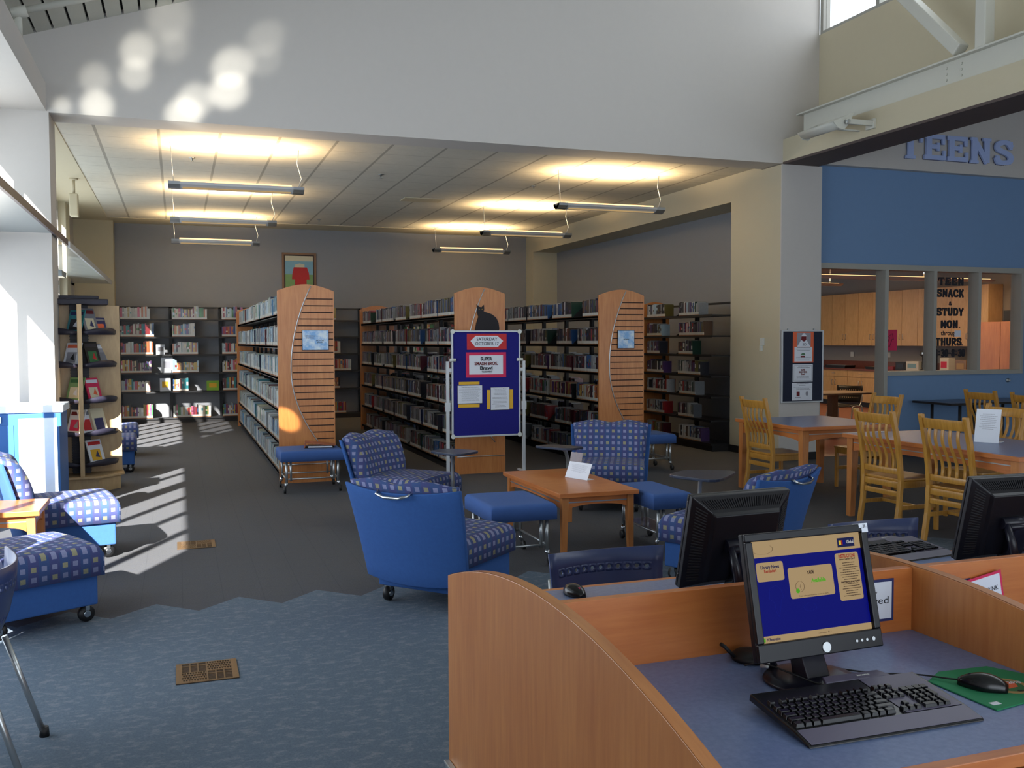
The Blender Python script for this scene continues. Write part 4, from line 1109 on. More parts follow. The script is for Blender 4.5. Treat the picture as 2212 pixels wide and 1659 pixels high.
for (q, hd) in (((50, 515, 257, 682), 'Tournament Information'), ((332, 538, 492, 750), 'Tournament Rules')):
    a = rc(*q); sheet(t, a[0] - 0.005, a[1] + 0.005, a[2] - 0.006, a[3] + 0.004, 'ink', 0.0025, 'backing'); o = sheet(t, *a, 'paper', 0.0003, 'typed_sheet')
    m = MB(); lines(m, a[0] + 0.015, a[1] - 0.02, -0.0003, a[2] + 0.02, a[3] - 0.035, 13, 0, 0.2, q[0]); m.build('typed_text', 'ink_soft', o)
    text(hd, 0.017, 'ink', o, (a[0] + a[1]) / 2, -0.001, a[3] - 0.017, width=(a[1] - a[0]) * 0.7)

# ------------------------------------------------------------------ felt notice board on the column
t = thing('notice_board', 'grey-framed dark felt notice board on the white column beside the doorway', 'notice board', (7.50, 10.60, 0.77))
MB().box(0.015, 0.64, 0.005, 0.022, 0.015, 0.945).build('felt', 'felt_dark', t)
m = MB(); m.box(0, 0.018, 0, 0.028, 0, 0.96); m.box(0.637, 0.655, 0, 0.028, 0, 0.96); m.box(0.018, 0.637, 0, 0.028, 0, 0.018); m.box(0.018, 0.637, 0, 0.028, 0.942, 0.96); m.build('board_frame', 'alu_paint', t, 0.002)
for x in (0.11, 0.52): MB().lathe([(0.012, 0), (0.012, 0.01)], 10, M=Matrix.Translation((x, 0.03, 0.975)) @ Matrix.Rotation(R(90), 4, 'X')).build('mounting_clip', 'alu', t)
X = lambda u: (u - 205) / (945 - 205) * 0.655; Z = lambda v: (1505 - v) / (1505 - 200) * 0.96
o = MB().box(X(398), X(765), 0.002, 0.004, Z(785), Z(230)).build('orange_poster', 'card_orange', t)
MB().box(X(465), X(712), 0.0008, 0.0019, Z(495), Z(248)).build('poster_panel', 'grey_card', o)
MB().prism([(X(470), Z(497)), (X(540), Z(380)), (X(545), Z(300)), (X(590), Z(250)), (X(640), Z(300)), (X(640), Z(380)), (X(705), Z(497))], 'y', -0.0003, 0.0007).build('poster_shape', 'paper', o)
MB().prism([(X(540), Z(375)), (X(545), Z(310)), (X(632), Z(310)), (X(632), Z(375)), (X(590), Z(405))], 'y', -0.0015, -0.0004).build('poster_shape', 'dark_red', o)
text('3D', 0.05, 'ink_soft', o, X(600), -0.001, Z(458), bold=0.001)
MB().box(X(425), X(740), 0.0008, 0.0019, Z(765), Z(500)).build('poster_text_panel', 'paper', o)
m = MB(); lines(m, X(450), X(715), 0.0006, Z(590), Z(510), 3, 0, 0.35, 5); m.build('poster_text', 'ink_soft', o); m = MB(); lines(m, X(440), X(725), 0.0006, Z(755), Z(692), 3, 0, 0.25, 6); m.build('poster_text', 'ink_soft', o)
MB().prism([(X(535), Z(640)), (X(560), Z(615)), (X(600), Z(615)), (X(618), Z(640))], 'y', 0.0, 0.0007).build('poster_shape', 'leaf_green', o)
MB().box(X(535), X(612), 0.0, 0.0007, Z(690), Z(660)).build('poster_shape', 'dark_red', o)
o = MB().box(X(398), X(755), 0.002, 0.004, Z(1130), Z(815)).build('white_flyer', 'paper', t)
m = MB(); b_ = (X(418), X(738), Z(1110), Z(835))
m.box(b_[0], b_[1], 0.001, 0.0019, b_[2], b_[2] + .003); m.box(b_[0], b_[1], 0.001, 0.0019, b_[3] - .003, b_[3]); m.box(b_[0], b_[0] + .003, 0.001, 0.0019, b_[2], b_[3]); m.box(b_[1] - .003, b_[1], 0.001, 0.0019, b_[2], b_[3])
lines(m, X(450), X(715), 0.0018, Z(890), Z(845), 2, 0, 0.35, 8); lines(m, X(430), X(725), 0.0018, Z(1100), Z(1035), 3, 0, 0.25, 9); m.build('flyer_text', 'ink_soft', o)
text('SUPER\nSMASH BROS.\nBrawl', 0.034, 'dark_red', o, X(580), 0.001, Z(955), bold=0.001, width=0.13, leading=0.8)
o = MB().box(X(390), X(752), 0.002, 0.004, Z(1465), Z(1150)).build('white_flyer', 'paper', t)
m = MB(); lines(m, X(415), X(735), 0.0018, Z(1175), Z(1160), 1, 0, 0.5, 3); lines(m, X(480), X(650), 0.0018, Z(1210), Z(1185), 1, 0, 0.5, 4); lines(m, X(415), X(735), 0.0018, Z(1290), Z(1225), 3, 0, 0.25, 2); lines(m, X(420), X(560), 0.0018, Z(1425), Z(1405), 1, 0, 0.4, 4); m.build('flyer_text', 'ink_soft', o)
MB().box(X(470), X(525), 0.001, 0.0019, Z(1390), Z(1305)).build('flyer_picture', 'dark_red', o); MB().lathe([(0.02, 0), (0.02, 0.0008)], 16, M=Matrix.Translation((X(655), 0.0019, Z(1345))) @ Matrix.Rotation(R(90), 4, 'X'), sy=1.6).build('flyer_picture', 'grey_card', o)

# ------------------------------------------------------------------ slab letters
SLAB = {
 'T': ([[(0, 1), (1, 1)], [(.5, 0), (.5, 1)]], [(.28, 0, .72), (0, .86, 0), (1, .86, 0)]),
 'E': ([[(.2, 0), (.2, 1)], [(.05, 1), (.9, 1)], [(.05, 0), (.95, 0)], [(.2, .52), (.65, .52)]], [(.9, .84, 0), (.95, .16, 0), (.65, .52, 1)]),
 'N': ([[(.2, 0), (.2, 1)], [(.2, 1), (.82, 0)], [(.82, 0), (.82, 1)]], [(0, 0, .4), (0, 1, .3), (.62, 1, 1.02)]),
 'S': ([[(.9, .8), (.75, .97), (.45, 1.0), (.18, .9), (.12, .72), (.3, .58), (.7, .45), (.9, .28), (.82, .08), (.5, 0), (.2, .04), (.1, .22)]], [(.9, .86, 0), (.1, .14, 0)]),
 'A': ([[(.12, 0), (.5, 1)], [(.5, 1), (.88, 0)], [(.27, .36), (.73, .36)]], [(-.05, 0, .32), (.68, 0, 1.05)]),
 'C': ([[(.9, .75), (.75, .95), (.5, 1), (.22, .88), (.1, .5), (.22, .12), (.5, 0), (.78, .06), (.92, .25)]], [(.9, .86, 0)]),
 'K': ([[(.2, 0), (.2, 1)], [(.85, 1), (.2, .45)], [(.42, .6), (.88, 0)]], [(0, 0, .4), (0, 1, .4), (.65, 0, 1.02), (.62, 1, 1.0)]),
 'U': ([[(.18, 1), (.18, .3), (.3, .05), (.5, 0), (.7, .05), (.82, .3), (.82, 1)]], [(0, 1, .36), (.64, 1, 1)]),
 'D': ([[(.2, 0), (.2, 1)], [(.05, 1), (.5, 1), (.8, .85), (.9, .5), (.8, .15), (.5, 0), (.05, 0)]], []),
 'Y': ([[(.1, 1), (.5, .48)], [(.9, 1), (.5, .48)], [(.5, .48), (.5, 0)]], [(.28, 0, .72), (-.05, 1, .28), (.72, 1, 1.05)]),
 'M': ([[(.15, 0), (.15, 1)], [(.15, 1), (.5, .3)], [(.5, .3), (.85, 1)], [(.85, 1), (.85, 0)]], [(0, 0, .32), (.68, 0, 1)]),
 'O': ([[(.5, 1), (.22, .88), (.1, .5), (.22, .12), (.5, 0), (.78, .12), (.9, .5), (.78, .88), (.5, 1)]], []),
 'H': ([[(.2, 0), (.2, 1)], [(.8, 0), (.8, 1)], [(.2, .5), (.8, .5)]], [(.02, 0, .38), (.02, 1, .38), (.62, 0, .98), (.62, 1, .98)]),
 'R': ([[(.2, 0), (.2, 1)], [(.05, 1), (.6, 1), (.82, .88), (.82, .62), (.6, .5), (.2, .5)], [(.5, .5), (.88, 0)]], [(.02, 0, .38), (.75, 0, 1.02)]),
 '&': ([[(.9, 0), (.3, .7), (.35, .95), (.55, .95), (.6, .75), (.2, .4), (.15, .12), (.4, 0), (.65, .1), (.85, .4)]], []),
 '8': ([[(.5, .54), (.2, .7), (.25, .95), (.5, 1), (.75, .95), (.8, .7), (.5, .54), (.15, .35), (.2, .05), (.5, 0), (.8, .05), (.85, .35), (.5, .54)]], []),
 '3': ([[(.12, .8), (.3, .98), (.6, 1), (.82, .85), (.75, .6), (.45, .52), (.8, .42), (.88, .2), (.65, 0), (.3, .02), (.1, .2)]], []),
 '0': ([[(.5, 1), (.22, .88), (.12, .5), (.22, .12), (.5, 0), (.78, .12), (.88, .5), (.78, .88), (.5, 1)]], []),
 '1': ([[(.25, .8), (.5, 1), (.5, 0)]], [(.28, 0, .72)]),
 '-': ([[(.15, .45), (.85, .45)]], []), ':': ([[(.45, .2), (.45, .3)], [(.45, .7), (.45, .8)]], []), '.': ([[(.3, 0), (.3, .06)]], []),
}
def slab_letter(mb, ch, x, z, w, h, th, y0, y1, m=0):
    st, ser = SLAB[ch]; e = 0.0
    for k, pl in enumerate(st):
        pts = [Vector((x + a * w, 0, z + th / 2 + b * (h - th))) for a, b in pl]
        if len(pts) > 5:
            out = []
            for i in range(len(pts) - 1):
                a_, b_, c_, d_ = pts[max(0, i - 1)], pts[i], pts[i + 1], pts[min(len(pts) - 1, i + 2)]
                for k2 in range(3):
                    s_ = k2 / 3; out.append(0.5 * ((2 * b_) + (c_ - a_) * s_ + (2 * a_ - 5 * b_ + 4 * c_ - d_) * s_ * s_ + (3 * b_ - a_ - 3 * c_ + d_) * s_ ** 3))
            pts = out + [pts[-1]]
        for i in range(len(pts) - 1):
            p0, p1 = pts[i], pts[i + 1]; d = p1 - p0
            if d.length < 1e-6: continue
            dn = d.normalized(); vert = abs(dn.z) > 0.9
            tw = th * ((0.8 + 0.45 * abs(dn.z)) if len(pts) > 5 else (1.25 if vert else (1.05 if abs(dn.z) > .35 else 0.8)))
            nrm = Vector((-dn.z, 0, dn.x)) * tw / 2; ex = dn * (th * 0.22 if len(pts) > 2 else th * 0.3)
            e += 0.00003
            q = [p0 - ex - nrm, p1 + ex - nrm, p1 + ex + nrm, p0 - ex + nrm]
            mb.prism([(v.x, v.z) for v in q], 'y', y0 - e, y1, m)
    for (a, b, c) in ser:
        e += 0.00003
        if c == 0 or (b not in (0, 1)):
            cx = x + a * w; cz = z + th / 2 + b * (h - th)
            mb.prism([(cx - th * .32, cz - th * .75), (cx + th * .32, cz - th * .75), (cx + th * .32, cz + th * .75), (cx - th * .32, cz + th * .75)], 'y', y0 - e, y1, m)
        else:
            zz = z + b * (h - th * 0.55)
            mb.prism([(x + a * w, zz), (x + c * w, zz), (x + c * w, zz + th * .55), (x + a * w, zz + th * .55)], 'y', y0 - e, y1, m)
for i, (ch, x, nm) in enumerate((('T', 9.37, 'first'), ('E', 9.79, 'second'), ('E', 10.19, 'third'), ('N', 10.60, 'fourth'), ('S', 11.05, 'last'))):
    m = MB(); slab_letter(m, ch, 0, 0, 0.36 if ch != 'S' else .32, 0.36, 0.075, -0.03, 0)
    o = m.build('sign_letter', 'teens_blue'); o.location = (x, 10.62 - 0.0, 4.09)
    tag(o, 'raised pale blue letter %s, %s in the sign on the fascia' % (ch, nm), 'sign letter', 'TEENS sign letters')
    so = MB(); slab_letter(so, ch, 0, 0, 0.36 if ch != 'S' else .32, 0.36, 0.05, 0.0005, 0.019); q = so.build('spacer', 'navy', o)
t = thing('window_lettering', 'black vinyl words TEEN SNACK and STUDY on the middle window pane', 'lettering', (10.13, 10.80, 0))
def vinyl(word, cx, z, h, w, th):
    m = MB(); n = len(word); cw = w / n
    for i, ch in enumerate(word):
        if ch == ' ': continue
        slab_letter(m, ch, cx - w / 2 + i * cw + cw * 0.09, z, cw * 0.82, h, th, -0.001, 0.0)
    m.build('word', 'ink', t)
vinyl('TEEN', 0.36, 2.375, 0.12, 0.47, 0.032); vinyl('SNACK', 0.35, 2.205, 0.12, 0.50, 0.030); vinyl('&', 0.35, 2.09, 0.06, 0.07, 0.014)
vinyl('STUDY', 0.35, 1.94, 0.12, 0.50, 0.030); vinyl('MON', 0.34, 1.76, 0.12, 0.32, 0.032); vinyl('.', 0.53, 1.76, 0.1, 0.03, 0.02)
text('through', 0.09, 'ink', t, 0.34, -0.002, 1.69, width=0.3, bold=0.002); vinyl('THURS', 0.33, 1.51, 0.12, 0.48, 0.030); vinyl('.', 0.585, 1.51, 0.1, 0.03, 0.02)
t.location = (10.13, 10.80, 0.0)
m = MB(); 
for i, ch in enumerate('3:30-8:30'): slab_letter(m, ch, 0.08 + i * 0.062, 1.35, 0.052, 0.115, 0.026, -0.001, 0.0)
q = m.build('hours', 'ink', t); q.location = (0, 0, 0.13 - 0.13 + 0.0); 
# pink arrow sign
t = thing('arrow_sign', 'pink square sign with a dark arrow outline on the left window', 'sign', (9.30, 10.795, 1.45))
MB().box(0, 0.24, 0, 0.004, 0, 0.29).build('card', 'card_pink', t)
K = Matrix.Translation((0.12, -0.001, 0.145)) @ Matrix.Rotation(R(22), 4, 'Y')
m = MB()
ar = [(-0.025, -0.09), (0.025, -0.09), (0.025, 0.03), (0.05, 0.03), (0.0, 0.10), (-0.05, 0.03), (-0.025, 0.03)]
for i in range(7):
    p0, p1 = ar[i], ar[(i + 1) % 7]; m.beam((p0[0], 0, p0[1]), (p1[0], 0, p1[1]), 0.002, 0.010, up=(0, 1, 0), M=K)
m.build('arrow', 'ink', t)
o = MB().box(10.56, 10.67, 10.79, 10.794, 1.64, 1.73).build('note_card', 'paper'); tag(o, 'small white card stuck on the lettered window', 'card')

# ------------------------------------------------------------------ magazine spinner
t = thing('magazine_stand', 'four-sided rotating magazine stand, beige panels and black trays, left side', 'display stand', (-1.01, 11.33, 0), R(6))
Rr = 0.6
octa = [(0.46 * math.cos(R(22.5 + 45 * i)), 0.46 * math.sin(R(22.5 + 45 * i))) for i in range(8)]
MB().prism([(a * 0.9, b * 0.9) for a, b in octa], 'z', 0, 0.15).build('plinth', 'beige_wood', t)
MB().prism(octa, 'z', 0.15, 0.175).build('base_plate', 'beige_wood', t, 0.004)
core = MB(); core.box(-0.09, 0.09, -0.09, 0.09, 0.175, 2.0)
core.build('core', 'shelf_dark', t)
sl = MB()
zz = 0.2
while zz < 1.95: sl.box(-0.095, 0.095, -0.095, 0.095, zz, zz + 0.008); zz += 0.028
sl.build('slats', 'shelf_black', t)
for k in range(4):
    K = Matrix.Rotation(R(90 * k), 4, 'Z')
    m = MB(); m.box(0.09, 0.41, -0.022, 0.022, 0.176, 2.0, M=K); m.build('side_panel', 'beige_wood', t, 0.002)
cp = MB(); cp.prism([(-0.29, -0.29), (0.29, -0.29), (0.29, 0.29), (-0.29, 0.29)], 'z', 2.0, 2.06); cp.prism([(-0.2, -0.2), (0.2, -0.2), (0.2, 0.2), (-0.2, 0.2)], 'z', 2.06, 2.1)
cp.build('cap', 'shelf_dark', t, 0.01)
MAG = []
for k in range(4):
    for j, z in enumerate((0.27, 0.60, 0.95, 1.33, 1.68)):
        K = Matrix.Rotation(R(90 * k + 45), 4, 'Z')
        # tray: curved front lip across a quadrant
        n = 8; r = 0.365
        arc = [(r * math.cos(R(-42 + 84 * i / n)), r * math.sin(R(-42 + 84 * i / n))) for i in range(n + 1)]
        m = MB(); m.prism([(0.128, 0.0)] + arc, 'z', z, z + 0.012, M=K)
        m.slab(lambda u, v: (r * math.cos(R(-42 + 84 * u)) * (1 + 0.03 * v), r * math.sin(R(-42 + 84 * u)) * (1 + 0.03 * v), z + 0.075 * v * math.sin(PI * (0.15 + 0.7 * u))),
               lambda u, v: ((r - 0.008) * math.cos(R(-42 + 84 * u)) * (1 + 0.03 * v), (r - 0.008) * math.sin(R(-42 + 84 * u)) * (1 + 0.03 * v), z + 0.075 * v * math.sin(PI * (0.15 + 0.7 * u))), n, 1, M=K)
        m.build('tray', 'shelf_dark', t)
bpy.context.view_layer.update()
TW = t.matrix_world.copy()
def mag(k, z, off, w, h, mats, lb, ttl=None, thick=0.012):
    K = TW @ Matrix.Rotation(R(90 * k + 45), 4, 'Z') @ Matrix.Translation((0.275 - abs(off) * 0.35, off, z + 0.015)) @ Matrix.Rotation(R(90), 4, 'Z') @ Matrix.Rotation(R(-17), 4, 'X')
    q = thing('magazine', lb, 'magazine', (0, 0, 0)); q['group'] = 'magazines on the rotating stand'; q.matrix_world = K
    MB().box(-w / 2, w / 2, 0, thick, 0, h).build('cover', mats[0], q)
    c = MB().box(-w * 0.35, w * 0.3, -0.001, 0, h * 0.15, h * 0.6).build('cover_picture', mats[1], q)
    if len(mats) > 2: MB().box(-w * 0.42, w * 0.42, -0.0012, 0, h * 0.78, h * 0.92).build('cover_title', mats[2], q)
    if len(mats) > 3: MB().prism([(-w * .1, h * .3), (w * .2, h * .25), (w * .1, h * .55)], 'y', -0.002, -0.001).build('cover_picture', mats[3], q)
S = 3     # quadrant turned to the right of the camera (towards +x, -y)
mag(S, 0.27, -0.03, 0.21, 0.27, ('paper', 'card_yellow', 'card_red', 'navy'), 'white picture book with red title, lowest tray of the magazine stand')
mag(S, 0.60, -0.12, 0.17, 0.27, ('paper', 'card_red', 'ink_soft'), 'white and red magazine at the left of the second-lowest tray')
mag(S, 0.60, 0.03, 0.19, 0.28, ('cream_card', 'navy', 'cream_card'), 'cream and navy magazine at the right of the second-lowest tray', thick=0.03)
mag(S, 0.95, -0.04, 0.19, 0.26, ('card_pink', 'cream_card', 'paper', 'card_orange'), 'pink magazine with a white shape on the middle tray')
mag(S, 1.33, -0.04, 0.19, 0.27, ('base_black', 'leaf_green', 'shelf_dark', 'card_red'), 'black magazine with green and red picture on the fourth tray')
mag(S, 1.33, 0.12, 0.17, 0.25, ('grey_card', 'ink_soft', 'paper'), 'grey magazine at the right of the fourth tray')
mag(S, 1.68, -0.06, 0.19, 0.28, ('ink_soft', 'cream_card', 'dark_red', 'navy'), 'busy multicoloured magazine on the top tray')
mag(S, 1.68, 0.08, 0.17, 0.18, ('navy', 'card_orange', 'ink_soft'), 'small navy and orange magazine on the top tray')
S = 2
mag(S, 1.68, 0.14, 0.2, 0.26, ('teal', 'ink', 'navy', 'paper'), 'teal magazine beside the white wall pier, top tray')
mag(S, 1.33, 0.10, 0.2, 0.26, ('paper', 'grey_card', 'card_orange', 'ink'), 'white magazine beside the white wall pier, fourth tray')
mag(S, 0.95, 0.12, 0.2, 0.27, ('meadow', 'cream_card', 'leaf_green', 'paper'), 'green and cream magazine beside the white wall pier, middle tray')
mag(S, 0.60, 0.12, 0.2, 0.27, ('paper', 'card_pink', 'dark_red', 'grey_card'), 'white and pink magazine beside the white wall pier, lower tray')
# ------------------------------------------------------------------ blue and white bin cabinet by the pier
t = thing('recycling_cabinet', 'blue and white waist-high cabinet standing before the white pier', 'cabinet', (-1.37, 9.95, 0), 0)
MB().box(-0.42, 0.34, -0.25, 0.25, 0.05, 0.95).build('body', 'bin_blue', t, 0.01)
MB().box(-0.02, 0.30, -0.256, -0.25, 0.08, 0.90).build('door', 'bin_white', t)  # white here is sun glare on the blue front, put into the colour
MB().box(-0.38, -0.06, -0.256, -0.25, 0.08, 0.84).build('door', 'bin_blue', t)
MB().box(-0.36, -0.16, -0.262, -0.25, 0.86, 0.92).build('label_plate', 'bin_white', t)
MB().box(-0.44, 0.36, -0.27, 0.27, 0.95, 1.02).build('lid', 'bin_white', t, 0.01)
MB().box(-0.41, 0.33, -0.24, 0.24, 0, 0.05).build('plinth', 'base_black', t)
o = MB().prism([(0.05 + 0.42 * math.sin(PI * i / 14), 0.0 + 0.86 * math.sin(PI * i / 28)) for i in range(0, 15)] + [(0, 0.86), (0, 0)], 'x', 0, 0.02).build('privacy_panel', 'bin_blue')
o.location = (-1.01, 9.15, 0); tag(o, 'rounded dark blue side panel beside the blue and white cabinet', 'panel')
# ------------------------------------------------------------------ computer carrels
t = thing('computer_carrel', 'orange wood double-row computer carrels with blue laminate desks in the foreground', 'carrel', (0, 0, 0))
YC, HL = 2.25, 0.95
def archz(y):
    d = abs(y - YC) / HL
    return 0.93 - 0.155 * d ** 2.0
def divider(x, th, name='divider_panel'):
    n = 40
    pts = [(YC - HL + 2 * HL * i / n, archz(YC - HL + 2 * HL * i / n)) for i in range(n + 1)]
    o = MB().prism([(YC - HL, 0.02), (YC + HL, 0.02)] + pts[::-1], 'x', x, x + th).build(name, 'maple_orange', t, 0.0015)
    m = MB()
    pp = [Vector((x + th / 2, a, b + 0.0004)) for a, b in pts]
    vs = []; fs = []
    for i, q in enumerate(pp): vs += [(x + 0.001, q.y, q.z + 0.0008), (x + th - 0.001, q.y, q.z + 0.0008)]
    for i in range(n): fs.append((2 * i, 2 * i + 1, 2 * i + 3, 2 * i + 2))
    m.add(vs, fs, sm=True); m.build('edge_band', 'maple_orange', o)
    return o
divider(0.885, 0.034, 'end_panel'); divider(2.045, 0.034); divider(3.205, 0.034); divider(4.365, 0.034, 'end_panel')
for i, x0 in enumerate((0.919, 2.079, 3.239)):
    x1 = x0 + 1.126
    MB().box(x0 + .0005, x1 - .0005, YC - 0.015, YC + 0.015, 0.3, 0.925).build('back_panel', 'maple_orange_across', t, 0.0015)
    for (a, b) in ((YC - 0.77, YC - 0.0155), (YC + 0.0155, YC + 0.79)):
        o = MB().box(x0 + .0005, x1 - .0005, a, b, 0.708, 0.738).build('desk_top', 'maple_orange_across', t, 0.002)
        e0, e1 = (a + 0.03, b) if a < 2 else (a, b - 0.03)
        MB().box(x0 + .001, x1 - .001, e0, e1, 0.738, 0.7392).build('laminate', 'laminate_blue', o)
for (a, b) in ((YC - HL + 0.05, YC + HL - 0.03),):
    MB().prism([(b, 0.10), (b + 0.02, 0.12), (a, 0.2), (a, 0.16)], 'x', 0.862, 0.8845).build('foot_rail', 'alu', t, 0.003)
# ------------------------------------------------------------------ monitors (local: screen faces -Y, base centre at origin)
def monitor(label, loc, rz, screen=False):
    t = thing('monitor', label, 'monitor', loc, rz, 'flat screen monitors')
    MB().lathe([(0.145, 0), (0.15, 0.004), (0.146, 0.010), (0.10, 0.018), (0.03, 0.022)], 40, sx=0.82, sy=0.72).build('base', 'dark_plastic', t)
    st = MB().prism([(-0.035, 0.018), (0.03, 0.018), (0.05, 0.10), (0.085, 0.20), (0.075, 0.23), (0.045, 0.21), (0.02, 0.12)], 'x', -0.035, 0.035).build('stand_column', 'dark_plastic', t, 0.004)
    MB().tube([(-0.075, 0.062, 0.218), (0.075, 0.062, 0.218)], 0.020, 14).build('hinge', 'dark_plastic', t)
    K = Matrix.Translation((0, -0.005, 0.225)) @ Matrix.Rotation(R(-13), 4, 'X')
    W2, H0, H1 = 0.188, -0.150, 0.160
    m = MB(); m.box(-W2, W2, -0.012, 0.0, H0, H0 + 0.045, M=K); m.box(-W2, W2, -0.012, 0, H1 - 0.020, H1, M=K); m.box(-W2, -W2 + 0.020, -0.012, 0, H0 + 0.045, H1 - 0.02, M=K); m.box(W2 - 0.02, W2, -0.012, 0, H0 + 0.045, H1 - 0.02, M=K)
    m.box(-W2, W2, 0.0, 0.018, H0, H1, M=K)
    bz = m.build('bezel', 'black_plastic', t, 0.003)
    # back housing: tapered rim with slots, raised centre
    m = MB()
    o_ = [(-W2 + .002, H0 + .002), (W2 - .002, H0 + .002), (W2 - .002, H1 - .002), (-W2 + .002, H1 - .002)]; i_ = [(-0.13, H0 + 0.03), (0.13, H0 + 0.03), (0.13, 0.115), (-0.13, 0.115)]
    vs = [(a, 0.018, b) for a, b in o_] + [(a, 0.050, b) for a, b in i_] + [(a * 0.94, 0.062, b * 0.94) for a, b in i_]
    m.add(vs, [(0, 1, 5, 4), (1, 2, 6, 5), (2, 3, 7, 6), (3, 0, 4, 7), (4, 5, 9, 8), (5, 6, 10, 9), (6, 7, 11, 10), (7, 4, 8, 11), (8, 9, 10, 11)], M=K)
    bk = m.build('back_housing', 'black_plastic', t, 0.003)
    m = MB()
    def slot(ax, az_, bx, bz_):
        pa = Vector((ax, 0.018 + 0.032 * 0.22 + 0.001, az_)); pb = Vector((bx, 0.018 + 0.032 * 0.78 + 0.001, bz_))
        m.beam(pa, pb, 0.0032, 0.0025, up=(0, 1, 0), M=K)
    for i in range(34):
        s = (i + 0.5) / 34; xo = -0.17 + 0.34 * s; xi = -0.125 + 0.25 * s
        slot(xo + (xi - xo) * .22, H1 - (H1 - 0.115) * .22, xo + (xi - xo) * .78, H1 - (H1 - 0.115) * .78)
    for i in range(26):
        s = (i + 0.5) / 26; zo = H0 + 0.02 + (H1 - H0 - 0.04) * s; zi = H0 + 0.04 + (0.11 - H0 - 0.04) * s
        for sg in (-1, 1):
            slot(sg * (W2 - (W2 - 0.13) * .22), zo + (zi - zo) * .22, sg * (W2 - (W2 - 0.13) * .78), zo + (zi - zo) * .78)
    m.build('vent_slots', 'vent_dark', bk)
    a = Matrix.Translation((0, 0.075, 0)); m = MB()
    for s in (-1, 1): m.tube([(s * 0.062, 0.075, 0.215), (s * 0.064, 0.10, 0.16), (s * 0.05, 0.115, 0.05), (s * 0.045, 0.09, 0.012)], [0.012, 0.014, 0.014, 0.012], 10)
    m.tube([(-0.062, 0.078, 0.205), (0.062, 0.078, 0.205)], 0.012, 10); m.build('stand_arm', 'dark_plastic', t)
    MB().box(-0.10, -0.075, 0.045, 0.06, 0.06, 0.095).tube([(-0.0875, 0.052, 0.062), (-0.0875, 0.06, 0.03), (-0.06, 0.12, 0.006)], 0.006, 8).build('cable_plug', 'plastic_white', t, 0.002)
    if screen:
        # screen content in u 0..1, v 0..1
        X0, X1, Z0, Z1 = -W2 + 0.020, W2 - 0.020, H0 + 0.045, H1 - 0.020
        def rect(name, mat, u0, u1, v0, v1, lay, rnd=0.0, par=None):
            x0, x1 = X0 + (X1 - X0) * u0, X0 + (X1 - X0) * u1; z0, z1 = Z0 + (Z1 - Z0) * v0, Z0 + (Z1 - Z0) * v1
            if rnd:
                pts = []
                for (cx, cz, a0) in ((x1 - rnd, z0 + rnd, -90), (x1 - rnd, z1 - rnd, 0), (x0 + rnd, z1 - rnd, 90), (x0 + rnd, z0 + rnd, 180)):
                    for k in range(4): pts.append((cx + rnd * math.cos(R(a0 + 30 * k)), cz + rnd * math.sin(R(a0 + 30 * k))))
                m = MB().prism(pts, 'y', -0.0004 - lay * 0.0004, -0.0002 - lay * 0.0004, M=K)
            else: m = MB().box(x0, x1, -0.0004 - lay * 0.0004, -0.0001 - lay * 0.0004, z0, z1, M=K)
            return m.build(name, mat, par)
        sc_ = rect('screen', 'screen_blue', 0, 1, 0, 1, 1, par=t)
        P = [('screen_panel', 'screen_cream', 0, 1, .835, 1, 2, 0), ('screen_panel', 'screen_cream', 0, 1, 0, .065, 2, 0), ('screen_panel', 'screen_cream', .025, .265, .595, .785, 2, .006),
             ('screen_panel', 'screen_cream', .30, .705, .395, .705, 2, .006), ('screen_panel', 'screen_cream', .745, .965, .315, .80, 2, .006), ('screen_badge', 'screen_navy', .785, .945, .86, .955, 3, 0),
             ('screen_badge', 'screen_yellow', .80, .82, .885, .93, 4, 0), ('screen_badge', 'screen_red', .82, .835, .885, .93, 4, 0), ('screen_badge', 'screen_blue', .835, .86, .885, .93, 4, 0), ('screen_badge', 'screen_green', .005, .03, .012, .05, 3, 0)]
        for (nm, mt, a0, a1, b0, b1, ly, rn) in P: rect(nm, mt, a0, a1, b0, b1, ly, rn, sc_)
        def stext(body, size, mat, u, v, bold=0, wd=None):
            me = text_mesh(body, size, 'screen_text', bold, 0.0001, width=wd); me.materials.clear(); me.materials.append(MATS[mat])
            o = bpy.data.objects.new('screen_text', me); COL.objects.link(o); o.parent = sc_
            o.matrix_local = K @ Matrix.Translation((X0 + (X1 - X0) * u, -0.0021, Z0 + (Z1 - Z0) * v))
        stext('Library News', 0.012, 'screen_navy', .145, .735, .0003, 0.055); stext('Reminder!', 0.011, 'screen_red', .145, .695, .0003, 0.036)
        stext('YA06', 0.012, 'screen_ink', .50, .64, .0004, 0.022); stext('Available', 0.014, 'screen_green', .565, .555, .0005, 0.045)
        stext('INSTRUCTIONS', 0.012, 'screen_red', .855, .765, .0004, 0.052); stext('Global', 0.011, 'screen_white', .905, .908, .0002, 0.022)
        stext('Have a Library Card?', 0.006, 'screen_ink', .855, .735, .0002, 0.05); stext('Don\'t have a Library Card?', 0.006, 'screen_ink', .855, .50, .0002, 0.055)
        stext('Press a key or click the mouse to start', 0.005, 'screen_ink', .505, .415, 0, 0.09); stext('PCReservation', 0.010, 'screen_navy', .10, .03, .0002, 0.04); stext('version 8.1', 0.005, 'screen_ink', .56, .03, 0, 0.04)
        m = MB()
        def sl(u0, u1, v0, v1, n, sd):
            lines(m, X0 + (X1 - X0) * u0, X0 + (X1 - X0) * u1, -0.0019, Z0 + (Z1 - Z0) * v0, Z0 + (Z1 - Z0) * v1, n, 0, 0.3, sd, depth=0.0002)
        sl(.77, .95, .34, .70, 15, 1)
        for i in range(len(m.v)): m.v[i] = tuple(K @ Vector(m.v[i]))
